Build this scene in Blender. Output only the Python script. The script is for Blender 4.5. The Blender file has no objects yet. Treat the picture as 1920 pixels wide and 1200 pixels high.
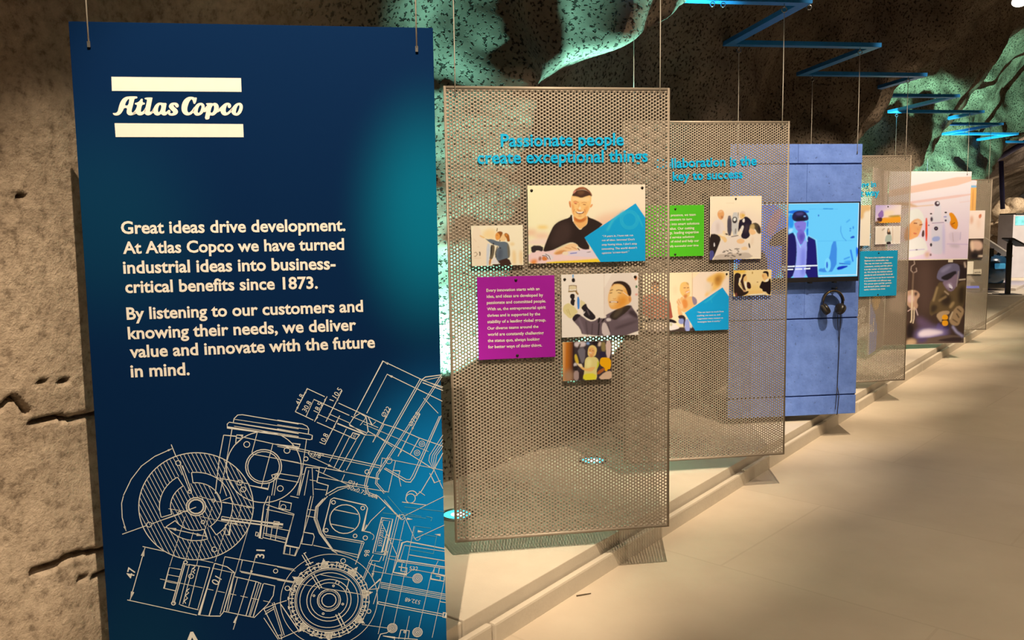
import bpy, bmesh, math, random
import numpy as np
from mathutils import Matrix, Vector

# ------------------------------------------------------------------ camera, world, lights, exposure
S = bpy.context.scene
COL = S.collection
CAM_Z = 1.578
F_PX, PITCH, ROLL, YAW = 1579.14, 0.1044594, -0.0155839, 0.6506723
FW = np.array([-math.sin(YAW)*math.cos(PITCH), math.cos(YAW)*math.cos(PITCH), -math.sin(PITCH)])
_rt = np.array([math.cos(YAW), math.sin(YAW), 0.0]); _up = np.cross(_rt, FW)
RT = math.cos(ROLL)*_rt + math.sin(ROLL)*_up
UP = -math.sin(ROLL)*_rt + math.cos(ROLL)*_up
CAM = np.array([0.0, 0.0, CAM_Z])
cd = bpy.data.cameras.new('camera'); cam = bpy.data.objects.new('camera', cd); COL.objects.link(cam)
cd.sensor_width = 36.0; cd.lens = F_PX*36.0/1920.0; cd.clip_start = 0.05; cd.clip_end = 200
cam.matrix_world = Matrix(((RT[0], UP[0], -FW[0], 0), (RT[1], UP[1], -FW[1], 0), (RT[2], UP[2], -FW[2], CAM_Z), (0, 0, 0, 1)))
S.camera = cam
S.view_settings.view_transform = 'Standard'; S.view_settings.look = 'None'
S.view_settings.exposure = 0.0; S.view_settings.gamma = 1.0; S.view_settings.use_curve_mapping = False

w = bpy.data.worlds.new('world'); S.world = w; w.use_nodes = True
w.node_tree.nodes['Background'].inputs[0].default_value = (1.0, 0.80, 0.62, 1)
w.node_tree.nodes['Background'].inputs[1].default_value = 0.035

# panel row (zigzag): right top corner of panel i at (PX0, PY0 + i*STEP), 46 degrees to the gallery
PX0, PY0, STEP, TH = -1.71919, 1.89439, 1.533196, 0.80286
PTOP, PBOT = CAM_Z+0.602615, CAM_Z-1.373192

def spot(name, loc, target, watt, deg, blend, col, radius):
    l = bpy.data.lights.new(name, 'SPOT'); l.energy = watt; l.spot_size = math.radians(deg); l.spot_blend = blend
    l.color = col; l.shadow_soft_size = radius
    o = bpy.data.objects.new(name, l); COL.objects.link(o); o.location = loc
    d = Vector(target)-Vector(loc); o.rotation_euler = d.to_track_quat('-Z', 'Y').to_euler()
    return o
WARM = (1.0, 0.77, 0.52)
for i in range(0, 9):                       # one warm track spot per panel, under the vault
    y = PY0+i*STEP
    spot('track_spot', (-0.65, y-1.76 if i else 0.46, 4.2 if i else 4.3), (-2.05, y-0.36, 1.48 if i else 1.22), (900, 730)[i > 0], 40 if i else 37, 0.75 if i else 0.6, WARM, 0.009)
    
CYAN = (0.32, 1.0, 0.82); GREEN = (0.36, 1.0, 0.66); BLUE = (0.1, 0.55, 1.0)
UPL = [(-2.764, 3.146, CYAN, 1500), (-2.728, 4.398, CYAN, 2600), (-2.72, 9.75, GREEN, 2900), (-2.62, 11.6, BLUE, 900), (-2.55, 12.35, GREEN, 2700)]
AIM = [(-2.93, 3.42, 2.0), (-2.74, 4.40, 2.6), (-2.62, 10.7, 3.1), (-2.98, 12.4, 2.5), (-2.60, 14.3, 3.1)]
for k, (x, y, c, e) in enumerate(UPL):
    spot('uplight_beam', (x, y, 0.165), AIM[k], e, 38 if k < 2 else 46, 0.7, c, 0.03)
for i in range(-1, 9):                       # row of fill spots added to brighten the walkway floor
    y = 1.0+i*2.4
    spot('walkway_fill', (1.6, y, 4.4), (0.35, y+0.5, 0), 330 if i % 2 else 230, 84, 1.0, (1.0, 0.76, 0.50), 0.15)
spot('hall_fill', (-0.6, 20.5, 4.2), (-2.8, 22.5, 0.4), 900, 80, 0.6, (1.0, 0.83, 0.66), 0.1)  # added fill light, lifts the dark exhibits at the far end
spot('far_fill', (0.3, 23.0, 4.0), (-3.4, 28.0, 1.6), 2600, 80, 0.7, (1.0, 0.80, 0.55), 0.1)  # added fill light, brightens the far rock and the plinth
spot('blue_lamp', (-2.2, 21.6, 2.9), (-2.7, 23.6, 0.2), 110, 70, 0.8, (0.15, 0.3, 1.0), 0.1)
# ------------------------------------------------------------------ helpers
def lin(c):
    c = np.asarray(c, float)/255.0
    return np.where(c <= 0.04045, c/12.92, ((c+0.055)/1.055)**2.4)
LITWHITE = lin((255, 236, 198))
def ink(c, white=None, k=0.80):              # printed colour: what the sheet reflects once the warm spot is divided out
    return np.clip(lin(c)/(LITWHITE if white is None else white)*k, 0.004, 0.9)
def ray(x, y):
    return FW+RT*(x-960)/F_PX-UP*(y-600)/F_PX
def on_z(x, y, z):
    d = ray(x, y); return CAM+d*(z-CAM_Z)/d[2]
def link(o, parent=None):
    COL.objects.link(o)
    if parent is not None: o.parent = parent
    return o
def tag(o, label=None, cat=None, group=None, kind=None):
    if label: o['label'] = label
    if cat: o['category'] = cat
    if group: o['group'] = group
    if kind: o['kind'] = kind
    return o
def thing(name, mat, label, cat, group=None):
    o = bpy.data.objects.new(name, None); o.empty_display_size = 0.1; COL.objects.link(o)
    o.matrix_world = mat; return tag(o, label, cat, group)
def at(x, y, z, rz=0.0):
    return Matrix.Translation((x, y, z)) @ Matrix.Rotation(rz, 4, 'Z')

class MB:                                    # collects verts/faces, builds one mesh object
    def __init__(s): s.v = []; s.f = []; s.m = []
    def add(s, vs, fs, mi=0):
        b = len(s.v); s.v += [tuple(map(float, v)) for v in vs]; s.f += [tuple(i+b for i in f) for f in fs]; s.m += [mi]*len(fs); return s
    def box(s, lo, hi, mi=0, bev=0.0, M=None):
        x0, y0, z0 = lo; x1, y1, z1 = hi
        if bev <= 0:
            vs = [(x0,y0,z0),(x1,y0,z0),(x1,y1,z0),(x0,y1,z0),(x0,y0,z1),(x1,y0,z1),(x1,y1,z1),(x0,y1,z1)]
            fs = [(0,3,2,1),(4,5,6,7),(0,1,5,4),(1,2,6,5),(2,3,7,6),(3,0,4,7)]
        else:
            bm = bmesh.new(); bmesh.ops.create_cube(bm, size=1.0)
            for v in bm.verts: v.co = Vector(((x0+x1)/2+v.co.x*(x1-x0), (y0+y1)/2+v.co.y*(y1-y0), (z0+z1)/2+v.co.z*(z1-z0)))
            bmesh.ops.bevel(bm, geom=list(bm.edges), offset=bev, segments=2, affect='EDGES', profile=0.6)
            bm.verts.index_update(); vs = [tuple(v.co) for v in bm.verts]; fs = [tuple(v.index for v in f.verts) for f in bm.faces]; bm.free()
        if M is not None: vs = [tuple(M @ Vector(v)) for v in vs]
        return s.add(vs, fs, mi)
    def tube(s, pts, r, n=8, mi=0, cap=True):
        pts = [Vector(p) for p in pts]; N = len(pts); rs = r if hasattr(r, '__len__') else [r]*N
        vs = []; fs = []; pu = None
        for k in range(N):
            t = (pts[min(k+1, N-1)]-pts[max(k-1, 0)]).normalized()
            if pu is None:
                pu = t.orthogonal().normalized()
            pu = (pu-t*pu.dot(t)).normalized(); q = t.cross(pu)
            for j in range(n):
                a = 2*math.pi*j/n; vs.append(pts[k]+(pu*math.cos(a)+q*math.sin(a))*rs[k])
        for k in range(N-1):
            for j in range(n):
                fs.append((k*n+j, k*n+(j+1)%n, (k+1)*n+(j+1)%n, (k+1)*n+j))
        if cap: fs.append(tuple(range(n-1, -1, -1))); fs.append(tuple((N-1)*n+j for j in range(n)))
        return s.add(vs, fs, mi)
    def lathe(s, prof, n=32, mi=0, M=None, sx=1.0):
        vs = []; fs = []
        for r, z in prof:
            for j in range(n):
                a = 2*math.pi*j/n; vs.append((r*math.cos(a)*sx, r*math.sin(a), z))
        for k in range(len(prof)-1):
            for j in range(n): fs.append((k*n+j, k*n+(j+1)%n, (k+1)*n+(j+1)%n, (k+1)*n+j))
        fs.append(tuple(range(n-1, -1, -1))); fs.append(tuple((len(prof)-1)*n+j for j in range(n)))
        if M is not None: vs = [tuple(M @ Vector(v)) for v in vs]
        return s.add(vs, fs, mi)
    def ring(s, c, ax, R, r, n=20, m=8, mi=0):
        ax = Vector(ax).normalized(); u = ax.orthogonal().normalized(); q = ax.cross(u); c = Vector(c)
        vs = []; fs = []
        for k in range(n):
            a = 2*math.pi*k/n; d = u*math.cos(a)+q*math.sin(a)
            for j in range(m):
                b = 2*math.pi*j/m; vs.append(c+d*(R+r*math.cos(b))+ax*r*math.sin(b))
        for k in range(n):
            for j in range(m): fs.append((k*m+j, ((k+1)%n)*m+j, ((k+1)%n)*m+(j+1)%m, k*m+(j+1)%m))
        return s.add(vs, fs, mi)
    def prism(s, poly, y0, y1, mi=0):            # polygon in local x,z pushed from y0 to y1
        n = len(poly); vs = [(x, y0, z) for x, z in poly]+[(x, y1, z) for x, z in poly]
        fs = [tuple(range(n)), tuple(range(2*n-1, n-1, -1))]+[(i, n+i, n+(i+1)%n, (i+1)%n) for i in range(n)]
        return s.add(vs, fs, mi)
    def build(s, name, mats, parent=None, smooth=False, mw=None):
        me = bpy.data.meshes.new(name); me.from_pydata(s.v, [], s.f)
        mats = mats if isinstance(mats, (list, tuple)) else [mats]
        for m in mats: me.materials.append(m)
        if len(mats) > 1: me.polygons.foreach_set('material_index', s.m)
        if smooth: me.polygons.foreach_set('use_smooth', [True]*len(s.f))
        me.update()
        o = bpy.data.objects.new(name, me); link(o, parent)
        if mw is not None: o.matrix_world = mw
        return o

# ---- materials
def new_mat(name):
    m = bpy.data.materials.new(name); m.use_nodes = True
    nt = m.node_tree; return m, nt, nt.nodes['Principled BSDF']
def N(nt, t, **kw):
    n = nt.nodes.new(t)
    for k, v in kw.items():
        if k.startswith('i_'):
            n.inputs[k[2:].replace('_', ' ')].default_value = v
        else: setattr(n, k, v)
    return n
def plain(name, rgb, rough=0.5, metal=0.0, spec=0.5, var=0.08, scale=30.0, bump=0.0, emit=None, es=0.0):
    m, nt, b = new_mat(name); L = nt.links.new
    rgb = tuple(float(x) for x in rgb)
    tc = N(nt, 'ShaderNodeTexCoord'); nz = N(nt, 'ShaderNodeTexNoise'); nz.inputs['Scale'].default_value = scale; nz.inputs['Detail'].default_value = 4
    L(tc.outputs['Object'], nz.inputs['Vector'])
    r = N(nt, 'ShaderNodeValToRGB'); r.color_ramp.elements[0].position = 0.3; r.color_ramp.elements[1].position = 0.7
    r.color_ramp.elements[0].color = tuple(max(0, c*(1-var)) for c in rgb)+(1,); r.color_ramp.elements[1].color = tuple(min(1, c*(1+var)) for c in rgb)+(1,)
    L(nz.outputs['Fac'], r.inputs[0]); L(r.outputs[0], b.inputs['Base Color'])
    b.inputs['Roughness'].default_value = rough; b.inputs['Metallic'].default_value = metal; b.inputs['Specular IOR Level'].default_value = spec
    if bump > 0:
        bp = N(nt, 'ShaderNodeBump'); bp.inputs['Strength'].default_value = bump; bp.inputs['Distance'].default_value = 0.01
        L(nz.outputs['Fac'], bp.inputs['Height']); L(bp.outputs[0], b.inputs['Normal'])
    if emit is not None:
        b.inputs['Emission Color'].default_value = tuple(emit)+(1,); b.inputs['Emission Strength'].default_value = es
    return m
def print_mat(name, rough=0.45, emit=0.0):
    m, nt, b = new_mat(name); a = N(nt, 'ShaderNodeAttribute', attribute_name='print')
    b.inputs['Roughness'].default_value = rough; b.inputs['Specular IOR Level'].default_value = 0.3
    if emit > 0:
        b.inputs['Base Color'].default_value = (0.01, 0.01, 0.012, 1)
        nt.links.new(a.outputs['Color'], b.inputs['Emission Color']); b.inputs['Emission Strength'].default_value = emit
    else: nt.links.new(a.outputs['Color'], b.inputs['Base Color'])
    return m

# ---- value noise for the rock
_rng = np.random.default_rng(7); _PERM = _rng.random((64, 64, 64))
def vnoise(x, y, z):
    xi = np.floor(x).astype(int); yi = np.floor(y).astype(int); zi = np.floor(z).astype(int)
    fx = x-xi; fy = y-yi; fz = z-zi
    fx = fx*fx*(3-2*fx); fy = fy*fy*(3-2*fy); fz = fz*fz*(3-2*fz)
    def g(a, b, c): return _PERM[(xi+a) & 63, (yi+b) & 63, (zi+c) & 63]
    x00 = g(0,0,0)*(1-fx)+g(1,0,0)*fx; x10 = g(0,1,0)*(1-fx)+g(1,1,0)*fx
    x01 = g(0,0,1)*(1-fx)+g(1,0,1)*fx; x11 = g(0,1,1)*(1-fx)+g(1,1,1)*fx
    return (x00*(1-fy)+x10*fy)*(1-fz)+(x01*(1-fy)+x11*fy)*fz-0.5
def fbm(x, y, z, octs=5, gain=0.5):
    a = 1.0; s = 0; t = 0
    for k in range(octs):
        s = s+a*vnoise(x*2**k+k*7.3, y*2**k+k*3.1, z*2**k+k*5.7); a *= gain
    return s

# ---- lettering: built-in font, turned to mesh, scaled to fit between two points of a surface
_FC = {}
def glyphs(txt, bold):
    key = (txt, bold)
    if key not in _FC:
        cu = bpy.data.curves.new('t', 'FONT'); cu.body = txt; cu.size = 1.0; cu.offset = bold; cu.resolution_u = 3; cu.fill_mode = 'FRONT'
        ob = bpy.data.objects.new('t', cu); COL.objects.link(ob)
        dg = bpy.context.evaluated_depsgraph_get(); dg.update()
        me = bpy.data.meshes.new_from_object(ob.evaluated_get(dg))
        v = np.array([tuple(p.co) for p in me.vertices]).reshape(-1, 3); f = [tuple(p.vertices) for p in me.polygons]
        bpy.data.objects.remove(ob); bpy.data.curves.remove(cu); bpy.data.meshes.remove(me); _FC[key] = (v, f)
    return _FC[key]
def letters(mb, txt, u0, w0, u1, w1, y, bold=0.02, hs=1.0, mi=0, depth=0.0):
    # txt from (u0,w0) to (u1,w1) along the baseline, standing y off the panel face
    v, f = glyphs(txt, bold)
    if len(v) == 0: return
    lx = v[:, 0].min(); wd = v[:, 0].max()-lx
    L = math.hypot(u1-u0, w1-w0); k = L/wd; ca, sa = (u1-u0)/L, (w1-w0)/L
    X = (v[:, 0]-lx)*k; Z = v[:, 1]*k*hs
    vs = np.stack([u0+X*ca-Z*sa, np.full_like(X, y), w0+X*sa+Z*ca], 1)
    if depth > 0:
        n = len(vs); back = vs.copy(); back[:, 1] += depth
        from collections import Counter
        ed = Counter()
        for q in f:
            for a, b in zip(q, q[1:]+q[:1]): ed[(a, b)] += 1
        side = [(b, a, a+n, b+n) for (a, b) in ed if (b, a) not in ed]
        mb.add(np.vstack([vs, back]), list(f)+[tuple(i+n for i in reversed(q)) for q in f]+side, mi)
    else: mb.add(vs, f, mi)
# ------------------------------------------------------------------ setting: rock, floor, ledge
def rock_mat(name, tint=1.0):
    m, nt, b = new_mat(name); L = nt.links.new
    tc = N(nt, 'ShaderNodeTexCoord')
    def noise(sc, det, ro=0.55):
        n = N(nt, 'ShaderNodeTexNoise'); n.inputs['Scale'].default_value = sc; n.inputs['Detail'].default_value = det; n.inputs['Roughness'].default_value = ro
        L(tc.outputs['Object'], n.inputs['Vector']); return n
    def ramp(src, stops):
        r = N(nt, 'ShaderNodeValToRGB'); e = r.color_ramp.elements
        while len(e) < len(stops): e.new(0.5)
        for q, (p, c) in zip(e, stops): q.position = p; q.color = tuple(c)+(1,)
        L(src, r.inputs[0]); return r
    def mix(f, a, b_, blend='MIX'):
        x = N(nt, 'ShaderNodeMix', data_type='RGBA', blend_type=blend)
        if isinstance(f, float): x.inputs[0].default_value = f
        else: L(f, x.inputs[0])
        L(a, x.inputs[6]); L(b_, x.inputs[7]); return x.outputs[2]
    n1, n2, n3, n4 = noise(2.6, 9, 0.62), noise(27, 9, 0.68), noise(52, 2.5, 0.5), noise(90, 3)
    T = tint
    # bare limestone of the near end
    lime = ramp(n1.outputs['Fac'], [(0.28, (0.36*T, 0.29*T, 0.225*T)), (0.5, (0.54*T, 0.445*T, 0.35*T)), (0.72, (0.68*T, 0.57*T, 0.46*T))])
    spk = ramp(n2.outputs['Fac'], [(0.34, (0.38, 0.36, 0.34)), (0.46, (0.80, 0.79, 0.78)), (0.62, (1.05, 1.05, 1.05))])
    limes = mix(0.9, lime.outputs[0], spk.outputs[0], 'MULTIPLY')
    # sprayed concrete farther on: brown with open dark pores
    shot = ramp(n1.outputs['Fac'], [(0.3, (0.115*T, 0.092*T, 0.072*T)), (0.7, (0.26*T, 0.215*T, 0.175*T))])
    pores = ramp(n3.outputs['Fac'], [(0.35, (0.10, 0.10, 0.10)), (0.45, (1, 1, 1))])
    shots = mix(0.92, shot.outputs[0], pores.outputs[0], 'MULTIPLY')
    sx = N(nt, 'ShaderNodeSeparateXYZ'); L(tc.outputs['Object'], sx.inputs[0])
    mr = N(nt, 'ShaderNodeMapRange', interpolation_type='SMOOTHSTEP'); mr.inputs['From Min'].default_value = 1.9; mr.inputs['From Max'].default_value = 2.7
    L(sx.outputs['Y'], mr.inputs['Value'])
    L(mix(mr.outputs[0], limes, shots), b.inputs['Base Color'])
    # relief
    h1 = N(nt, 'ShaderNodeMath', operation='MULTIPLY_ADD'); h1.inputs[1].default_value = 0.35; L(n4.outputs['Fac'], h1.inputs[0]); L(n2.outputs['Fac'], h1.inputs[2])
    h2 = mix(mr.outputs[0], h1.outputs[0], pores.outputs[0])
    b1 = N(nt, 'ShaderNodeBump'); b1.inputs['Strength'].default_value = 0.9; b1.inputs['Distance'].default_value = 0.010
    L(h2, b1.inputs['Height']); L(b1.outputs[0], b.inputs['Normal'])
    b.inputs['Roughness'].default_value = 0.9; b.inputs['Specular IOR Level'].default_value = 0.15
    return m
M_ROCK = rock_mat('rock')

PROF = [(-2.98, -0.05), (-3.02, 0.6), (-3.0, 1.3), (-2.95, 2.0), (-2.80, 2.6), (-2.50, 3.2), (-2.0, 3.9), (-1.3, 4.6), (0.2, 5.3), (2.0, 5.3), (3.6, 4.5), (4.4, 3.0), (4.5, 1.4), (4.5, -0.05)]
def prof_pts(ss):
    P = np.array(PROF); d = np.r_[0, np.cumsum(np.hypot(*np.diff(P, axis=0).T))]
    # Catmull-Rom style smoothing by dense sample + box blur
    t = np.linspace(0, d[-1], 4000); X = np.interp(t, d, P[:, 0]); Z = np.interp(t, d, P[:, 1])
    k = 160; ker = np.ones(k)/k
    Xs = np.convolve(np.pad(X, k//2, 'edge'), ker, 'same')[k//2:-(k//2)]; Zs = np.convolve(np.pad(Z, k//2, 'edge'), ker, 'same')[k//2:-(k//2)]
    Zs[:k] = Z[:k]; Zs[-k:] = Z[-k:]
    x = np.interp(ss, t, Xs); z = np.interp(ss, t, Zs); e = 0.02
    tx = np.interp(ss+e, t, Xs)-np.interp(ss-e, t, Xs); tz = np.interp(ss+e, t, Zs)-np.interp(ss-e, t, Zs)
    l = np.hypot(tx, tz)+1e-9
    return x, z, tz/l, -tx/l          # point and inward normal (towards the gallery)
def gauss(a, c, s): return np.exp(-((a-c)/s)**2)
def sstep(a, lo, hi):
    t = np.clip((a-lo)/(hi-lo), 0, 1); return t*t*(3-2*t)
def wall_pt(x, y, X=-2.72):
    d = ray(x, y); k = X/d[0]; return (d[1]*k, d[2]*k+CAM_Z)
CRACKS = [[wall_pt(*q) for q in pl] for pl in ([(-40, 800), (0, 768), (33, 741), (62, 768)], [(72, 792), (105, 785), (150, 786), (215, 780)], [(70, 1082), (110, 1069), (150, 1051), (225, 1040)], [(45, 721), (100, 714), (140, 711)], [(-30, 349), (30, 352), (58, 361)], [(155, 1100), (190, 1091), (220, 1085)])]
def seg_dist(y, z, pl):
    d = np.full(y.shape, 9.0); 
    for (a, b), (c, e) in zip(pl[:-1], pl[1:]):
        vx, vz = c-a, e-b; t = np.clip(((y-a)*vx+(z-b)*vz)/(vx*vx+vz*vz), 0, 1)
        d = np.minimum(d, np.hypot(y-a-t*vx, z-b-t*vz))
    return d
def rock_disp(Y, s, x, z):
    lo = sstep(Y, 1.9, 3.0)                                  # far from the smooth limestone of the near end
    mid = sstep(Y, 5.2, 8.0)
    d = fbm(x*0.55+3, Y*0.55, z*0.55, 2)*(0.14+0.22*mid)
    d = d+fbm(x*1.9, Y*1.9+9, z*1.9, 3)*(0.035+0.05*lo+0.10*mid)
    d = d+fbm(x*6, Y*6, z*6+4, 3)*(0.005+0.030*lo)
    d = d+0.27*gauss(Y, 1.1, 0.62)*sstep(-s, -3.3, -2.0)      # near wall stands closer to the first panel
    rec = sstep(Y, 2.5, 2.9)*sstep(-Y, -6.5, -5.2)            # recess where the uplights stand
    d = d+rec*(-0.17*sstep(-z, -1.3, -0.3)-0.02)
    d = d+0.46*gauss(Y, 4.50, 0.50)*gauss(z, 0.92, 0.44)      # low bulge behind the first perforated panel
    d = d+0.34*gauss(Y, 3.52, 0.22)*sstep(z, 0.5, 1.2)*sstep(-z, -3.0, -2.2)
    edge = 2.30+0.66*(Y-3.75)                                # slanting lower lip of the overhang
    d = d+0.46*sstep(z-edge, -0.06, 0.30)*sstep(Y, 3.6, 4.1)*sstep(-Y, -6.6, -5.4)*sstep(-(z-edge), -1.7, -1.0)
    d = d+0.26*gauss(Y, 6.3, 1.0)*sstep(z, 0.4, 1.6)
    d = d+0.42*gauss(Y, 8.1+0.5*(z-2), 0.75)*sstep(z, 0.2, 1.2)
    d = d+0.55*gauss(Y, 11.0+0.8*np.maximum(z-2.4, -0.5), 0.85)*(0.12+0.88*sstep(z, 1.55, 2.55))
    d = d+0.62*gauss(Y, 14.6+1.1*np.maximum(z-2.2, -0.4), 1.05)*(0.12+0.88*sstep(z, 1.6, 2.7))
    d = d-0.22*gauss(Y, 12.9, 0.6)-0.20*sstep(Y, 9.0, 9.6)*sstep(-Y, -17, -15)*sstep(-z, -1.9, -1.2)-1.15*sstep(Y, 18.5, 20.5)*sstep(-z, -3.3, -2.0)
    near = (Y < 1.9) & (s < 2.2)
    if near.any():
        g = np.zeros_like(Y); yy = Y[near]+0.010*vnoise(Y[near]*30, z[near]*30, yy0(Y[near])); zz = z[near]+0.014*vnoise(Y[near]*22, z[near]*22+9, yy0(Y[near]))
        c = np.zeros(yy.shape)
        for pl, wd in zip(CRACKS, (0.008, 0.008, 0.011, 0.004, 0.004, 0.005)):
            c = np.maximum(c, np.clip(1-seg_dist(yy, zz, pl)/wd, 0, 1)**0.6)
        g[near] = c; d = d-0.07*g
    return d
def yy0(a): return np.zeros(a.shape)
def strip(name, smin, smax, smooth=True):
    L_tot = SS[-1]; rows = SS[(SS >= smin-1e-6) & (SS <= smax+1e-6)]
    A, B = np.meshgrid(YS, rows); x, z, nx, nz = prof_pts(B)
    d = rock_disp(A, B, x, z)*np.clip(0.15+B/0.25, 0, 1)
    X = x+nx*d; Z = z+nz*d; Yq = A
    nr, nc = A.shape; V = np.stack([X, Yq, Z], 2).reshape(-1, 3)
    idx = np.arange(nr*nc).reshape(nr, nc)
    Q = np.stack([idx[:-1, :-1], idx[1:, :-1], idx[1:, 1:], idx[:-1, 1:]], 2).reshape(-1, 4)
    me = bpy.data.meshes.new(name); me.vertices.add(len(V)); me.vertices.foreach_set('co', V.ravel())
    me.loops.add(len(Q)*4); me.loops.foreach_set('vertex_index', Q.ravel())
    me.polygons.add(len(Q)); me.polygons.foreach_set('loop_start', np.arange(len(Q))*4); me.polygons.foreach_set('use_smooth', np.ones(len(Q), bool))
    me.update(); me.validate(); me.materials.append(M_ROCK)
    o = bpy.data.objects.new(name, me); COL.objects.link(o); return tag(o, kind='structure')
_P = np.array(PROF); _LT = np.hypot(*np.diff(_P, axis=0).T).sum()
SS = np.r_[np.arange(0, 2.4, 0.0115), np.arange(2.4, 5.0, 0.035), np.arange(5.0, 7.0, 0.10), np.linspace(7.0, _LT, 30)]
YS = np.r_[np.linspace(-3.0, 0.5, 30)[:-1], np.arange(0.5, 1.8, 0.0095), np.arange(1.8, 6.5, 0.024), np.arange(6.5, 12, 0.045), np.arange(12, 18, 0.07), np.linspace(18, 34, 130)]
s_cut1 = SS[np.argmin(abs(SS-4.2))]; s_cut2 = SS[np.argmin(abs(SS-(_LT-3.2)))]
o = strip('wall_left', 0, s_cut1); o['label'] = 'rough rock cave wall behind the hanging panels'
o = strip('ceiling', s_cut1, s_cut2); o['label'] = 'rock vault over the gallery'
o = strip('wall_right', s_cut2, _LT+1)

# floor: pale worn concrete
def concrete(name, c0, c1, sc=1.2, bump=0.15, rough=0.75):
    m, nt, b = new_mat(name); L = nt.links.new
    tc = N(nt, 'ShaderNodeTexCoord'); a = N(nt, 'ShaderNodeTexNoise'); a.inputs['Scale'].default_value = sc; a.inputs['Detail'].default_value = 7; a.inputs['Roughness'].default_value = 0.6
    f = N(nt, 'ShaderNodeTexNoise'); f.inputs['Scale'].default_value = 60; f.inputs['Detail'].default_value = 4
    L(tc.outputs['Object'], a.inputs['Vector']); L(tc.outputs['Object'], f.inputs['Vector'])
    r = N(nt, 'ShaderNodeValToRGB'); r.color_ramp.elements[0].position = 0.32; r.color_ramp.elements[1].position = 0.68
    r.color_ramp.elements[0].color = c0+(1,); r.color_ramp.elements[1].color = c1+(1,)
    L(a.outputs['Fac'], r.inputs[0]); L(r.outputs[0], b.inputs['Base Color'])
    bp = N(nt, 'ShaderNodeBump'); bp.inputs['Strength'].default_value = bump; bp.inputs['Distance'].default_value = 0.004
    L(f.outputs['Fac'], bp.inputs['Height']); L(bp.outputs[0], b.inputs['Normal'])
    b.inputs['Roughness'].default_value = rough; b.inputs['Specular IOR Level'].default_value = 0.25
    return m
M_FLOOR = concrete('floor_concrete', (0.50, 0.43, 0.345), (0.60, 0.525, 0.43))
M_LEDGE = concrete('ledge_concrete', (0.52, 0.47, 0.40), (0.60, 0.55, 0.47), sc=2.0, bump=0.3)
nt = M_FLOOR.node_tree; bs = nt.nodes['Principled BSDF']; src = bs.inputs['Base Color'].links[0].from_socket
bk = N(nt, 'ShaderNodeTexBrick'); tcf = N(nt, 'ShaderNodeTexCoord'); bk.inputs['Scale'].default_value = 1.0; bk.inputs['Brick Width'].default_value = 1.9; bk.inputs['Row Height'].default_value = 1.15; bk.inputs['Mortar Size'].default_value = 0.006
bk.inputs['Color1'].default_value = (1, 1, 1, 1); bk.inputs['Color2'].default_value = (0.93, 0.93, 0.93, 1); bk.inputs['Mortar'].default_value = (0.86, 0.85, 0.83, 1)
mpf = N(nt, 'ShaderNodeMapping'); mpf.inputs['Rotation'].default_value = (0, 0, 0.10); nt.links.new(tcf.outputs['Object'], mpf.inputs[0]); nt.links.new(mpf.outputs[0], bk.inputs['Vector'])
mxf = N(nt, 'ShaderNodeMix', data_type='RGBA', blend_type='MULTIPLY'); mxf.inputs[0].default_value = 0.7; nt.links.new(src, mxf.inputs[6]); nt.links.new(bk.outputs['Color'], mxf.inputs[7]); nt.links.new(mxf.outputs[2], bs.inputs['Base Color'])
o = MB().box((-1.95, -3, -0.12), (4.55, 34, 0.0)).build('floor', M_FLOOR); tag(o, 'pale worn concrete floor of the walkway', kind='structure')
M_LEDGE2 = concrete('slab_edge', (0.36, 0.315, 0.26), (0.46, 0.41, 0.34), sc=5.0, bump=0.5)
m = MB(); 
o = m.box((-4.6, 2.27, 0.0), (-1.978, 34, 0.14), bev=0.004).build('trim_1', [M_LEDGE]); tag(o, 'raised concrete ledge along the rock wall', kind='structure')
o = MB().box((-3.6, -3, 0.0), (-1.978, 2.262, 0.138), bev=0.006).build('trim_3', [M_LEDGE]); tag(o, kind='structure')
m = MB(); y = -2.6; rnd = random.Random(3)
while y < 33:
    L_ = 2.5; m.box((-1.969, y+0.006, -0.02), (-1.938+rnd.uniform(-0.003, 0.003), y+L_-0.006, 0.088+rnd.uniform(-0.004, 0.004)), bev=0.010); y += L_
o = m.build('trim_2', M_LEDGE); tag(o, 'row of concrete kerb blocks at the foot of the ledge', kind='structure')
# ------------------------------------------------------------------ the row of hanging panels
class Panel:                                  # frame: x to the right, y into the panel, z up; origin at lower left of the front face
    def __init__(s, i, fx=(0, 0, 0, 0, 0, 0, 0)):
        dx, dy, dz, dth, dW, dH, tilt = fx; t = TH+dth
        s.W = 1.0+dW; s.H = (PTOP-PBOT)+dH
        d = np.array([math.cos(t), math.sin(t), 0]); s.n = np.array([math.sin(t), -math.cos(t), 0])
        s.x = np.array([d[0]*math.cos(tilt), d[1]*math.cos(tilt), math.sin(tilt)]); s.z = np.array([-d[0]*math.sin(tilt), -d[1]*math.sin(tilt), math.cos(tilt)])
        tr = np.array([PX0+dx, PY0+i*STEP+dy, PTOP+dz]); s.o = tr-s.x*s.W-s.z*s.H; s.set()
    def set(s):
        s.y = np.cross(s.z, s.x)
        s.M = Matrix([list(r)+[0] for r in np.stack([s.x, s.y, s.z], 1)]+[[0, 0, 0, 1]]) ; s.M.translation = Vector(s.o)
        return s
    def uv(s, x, y, off=0.0):                 # where the sight line of the photograph meets the face (off = metres in front of it)
        d = ray(x, y); n = -s.y; q = s.o+n*off; t = ((q-CAM)@n)/(d@n); p = CAM+d*t-s.o
        return p@s.x, p@s.z
    def at(s, u, y, w): return s.o+s.x*u+s.y*y+s.z*w
    def mat(s, u=0, y=0, w=0):
        m = s.M.copy(); m.translation = Vector(s.at(u, y, w)); return m
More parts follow.
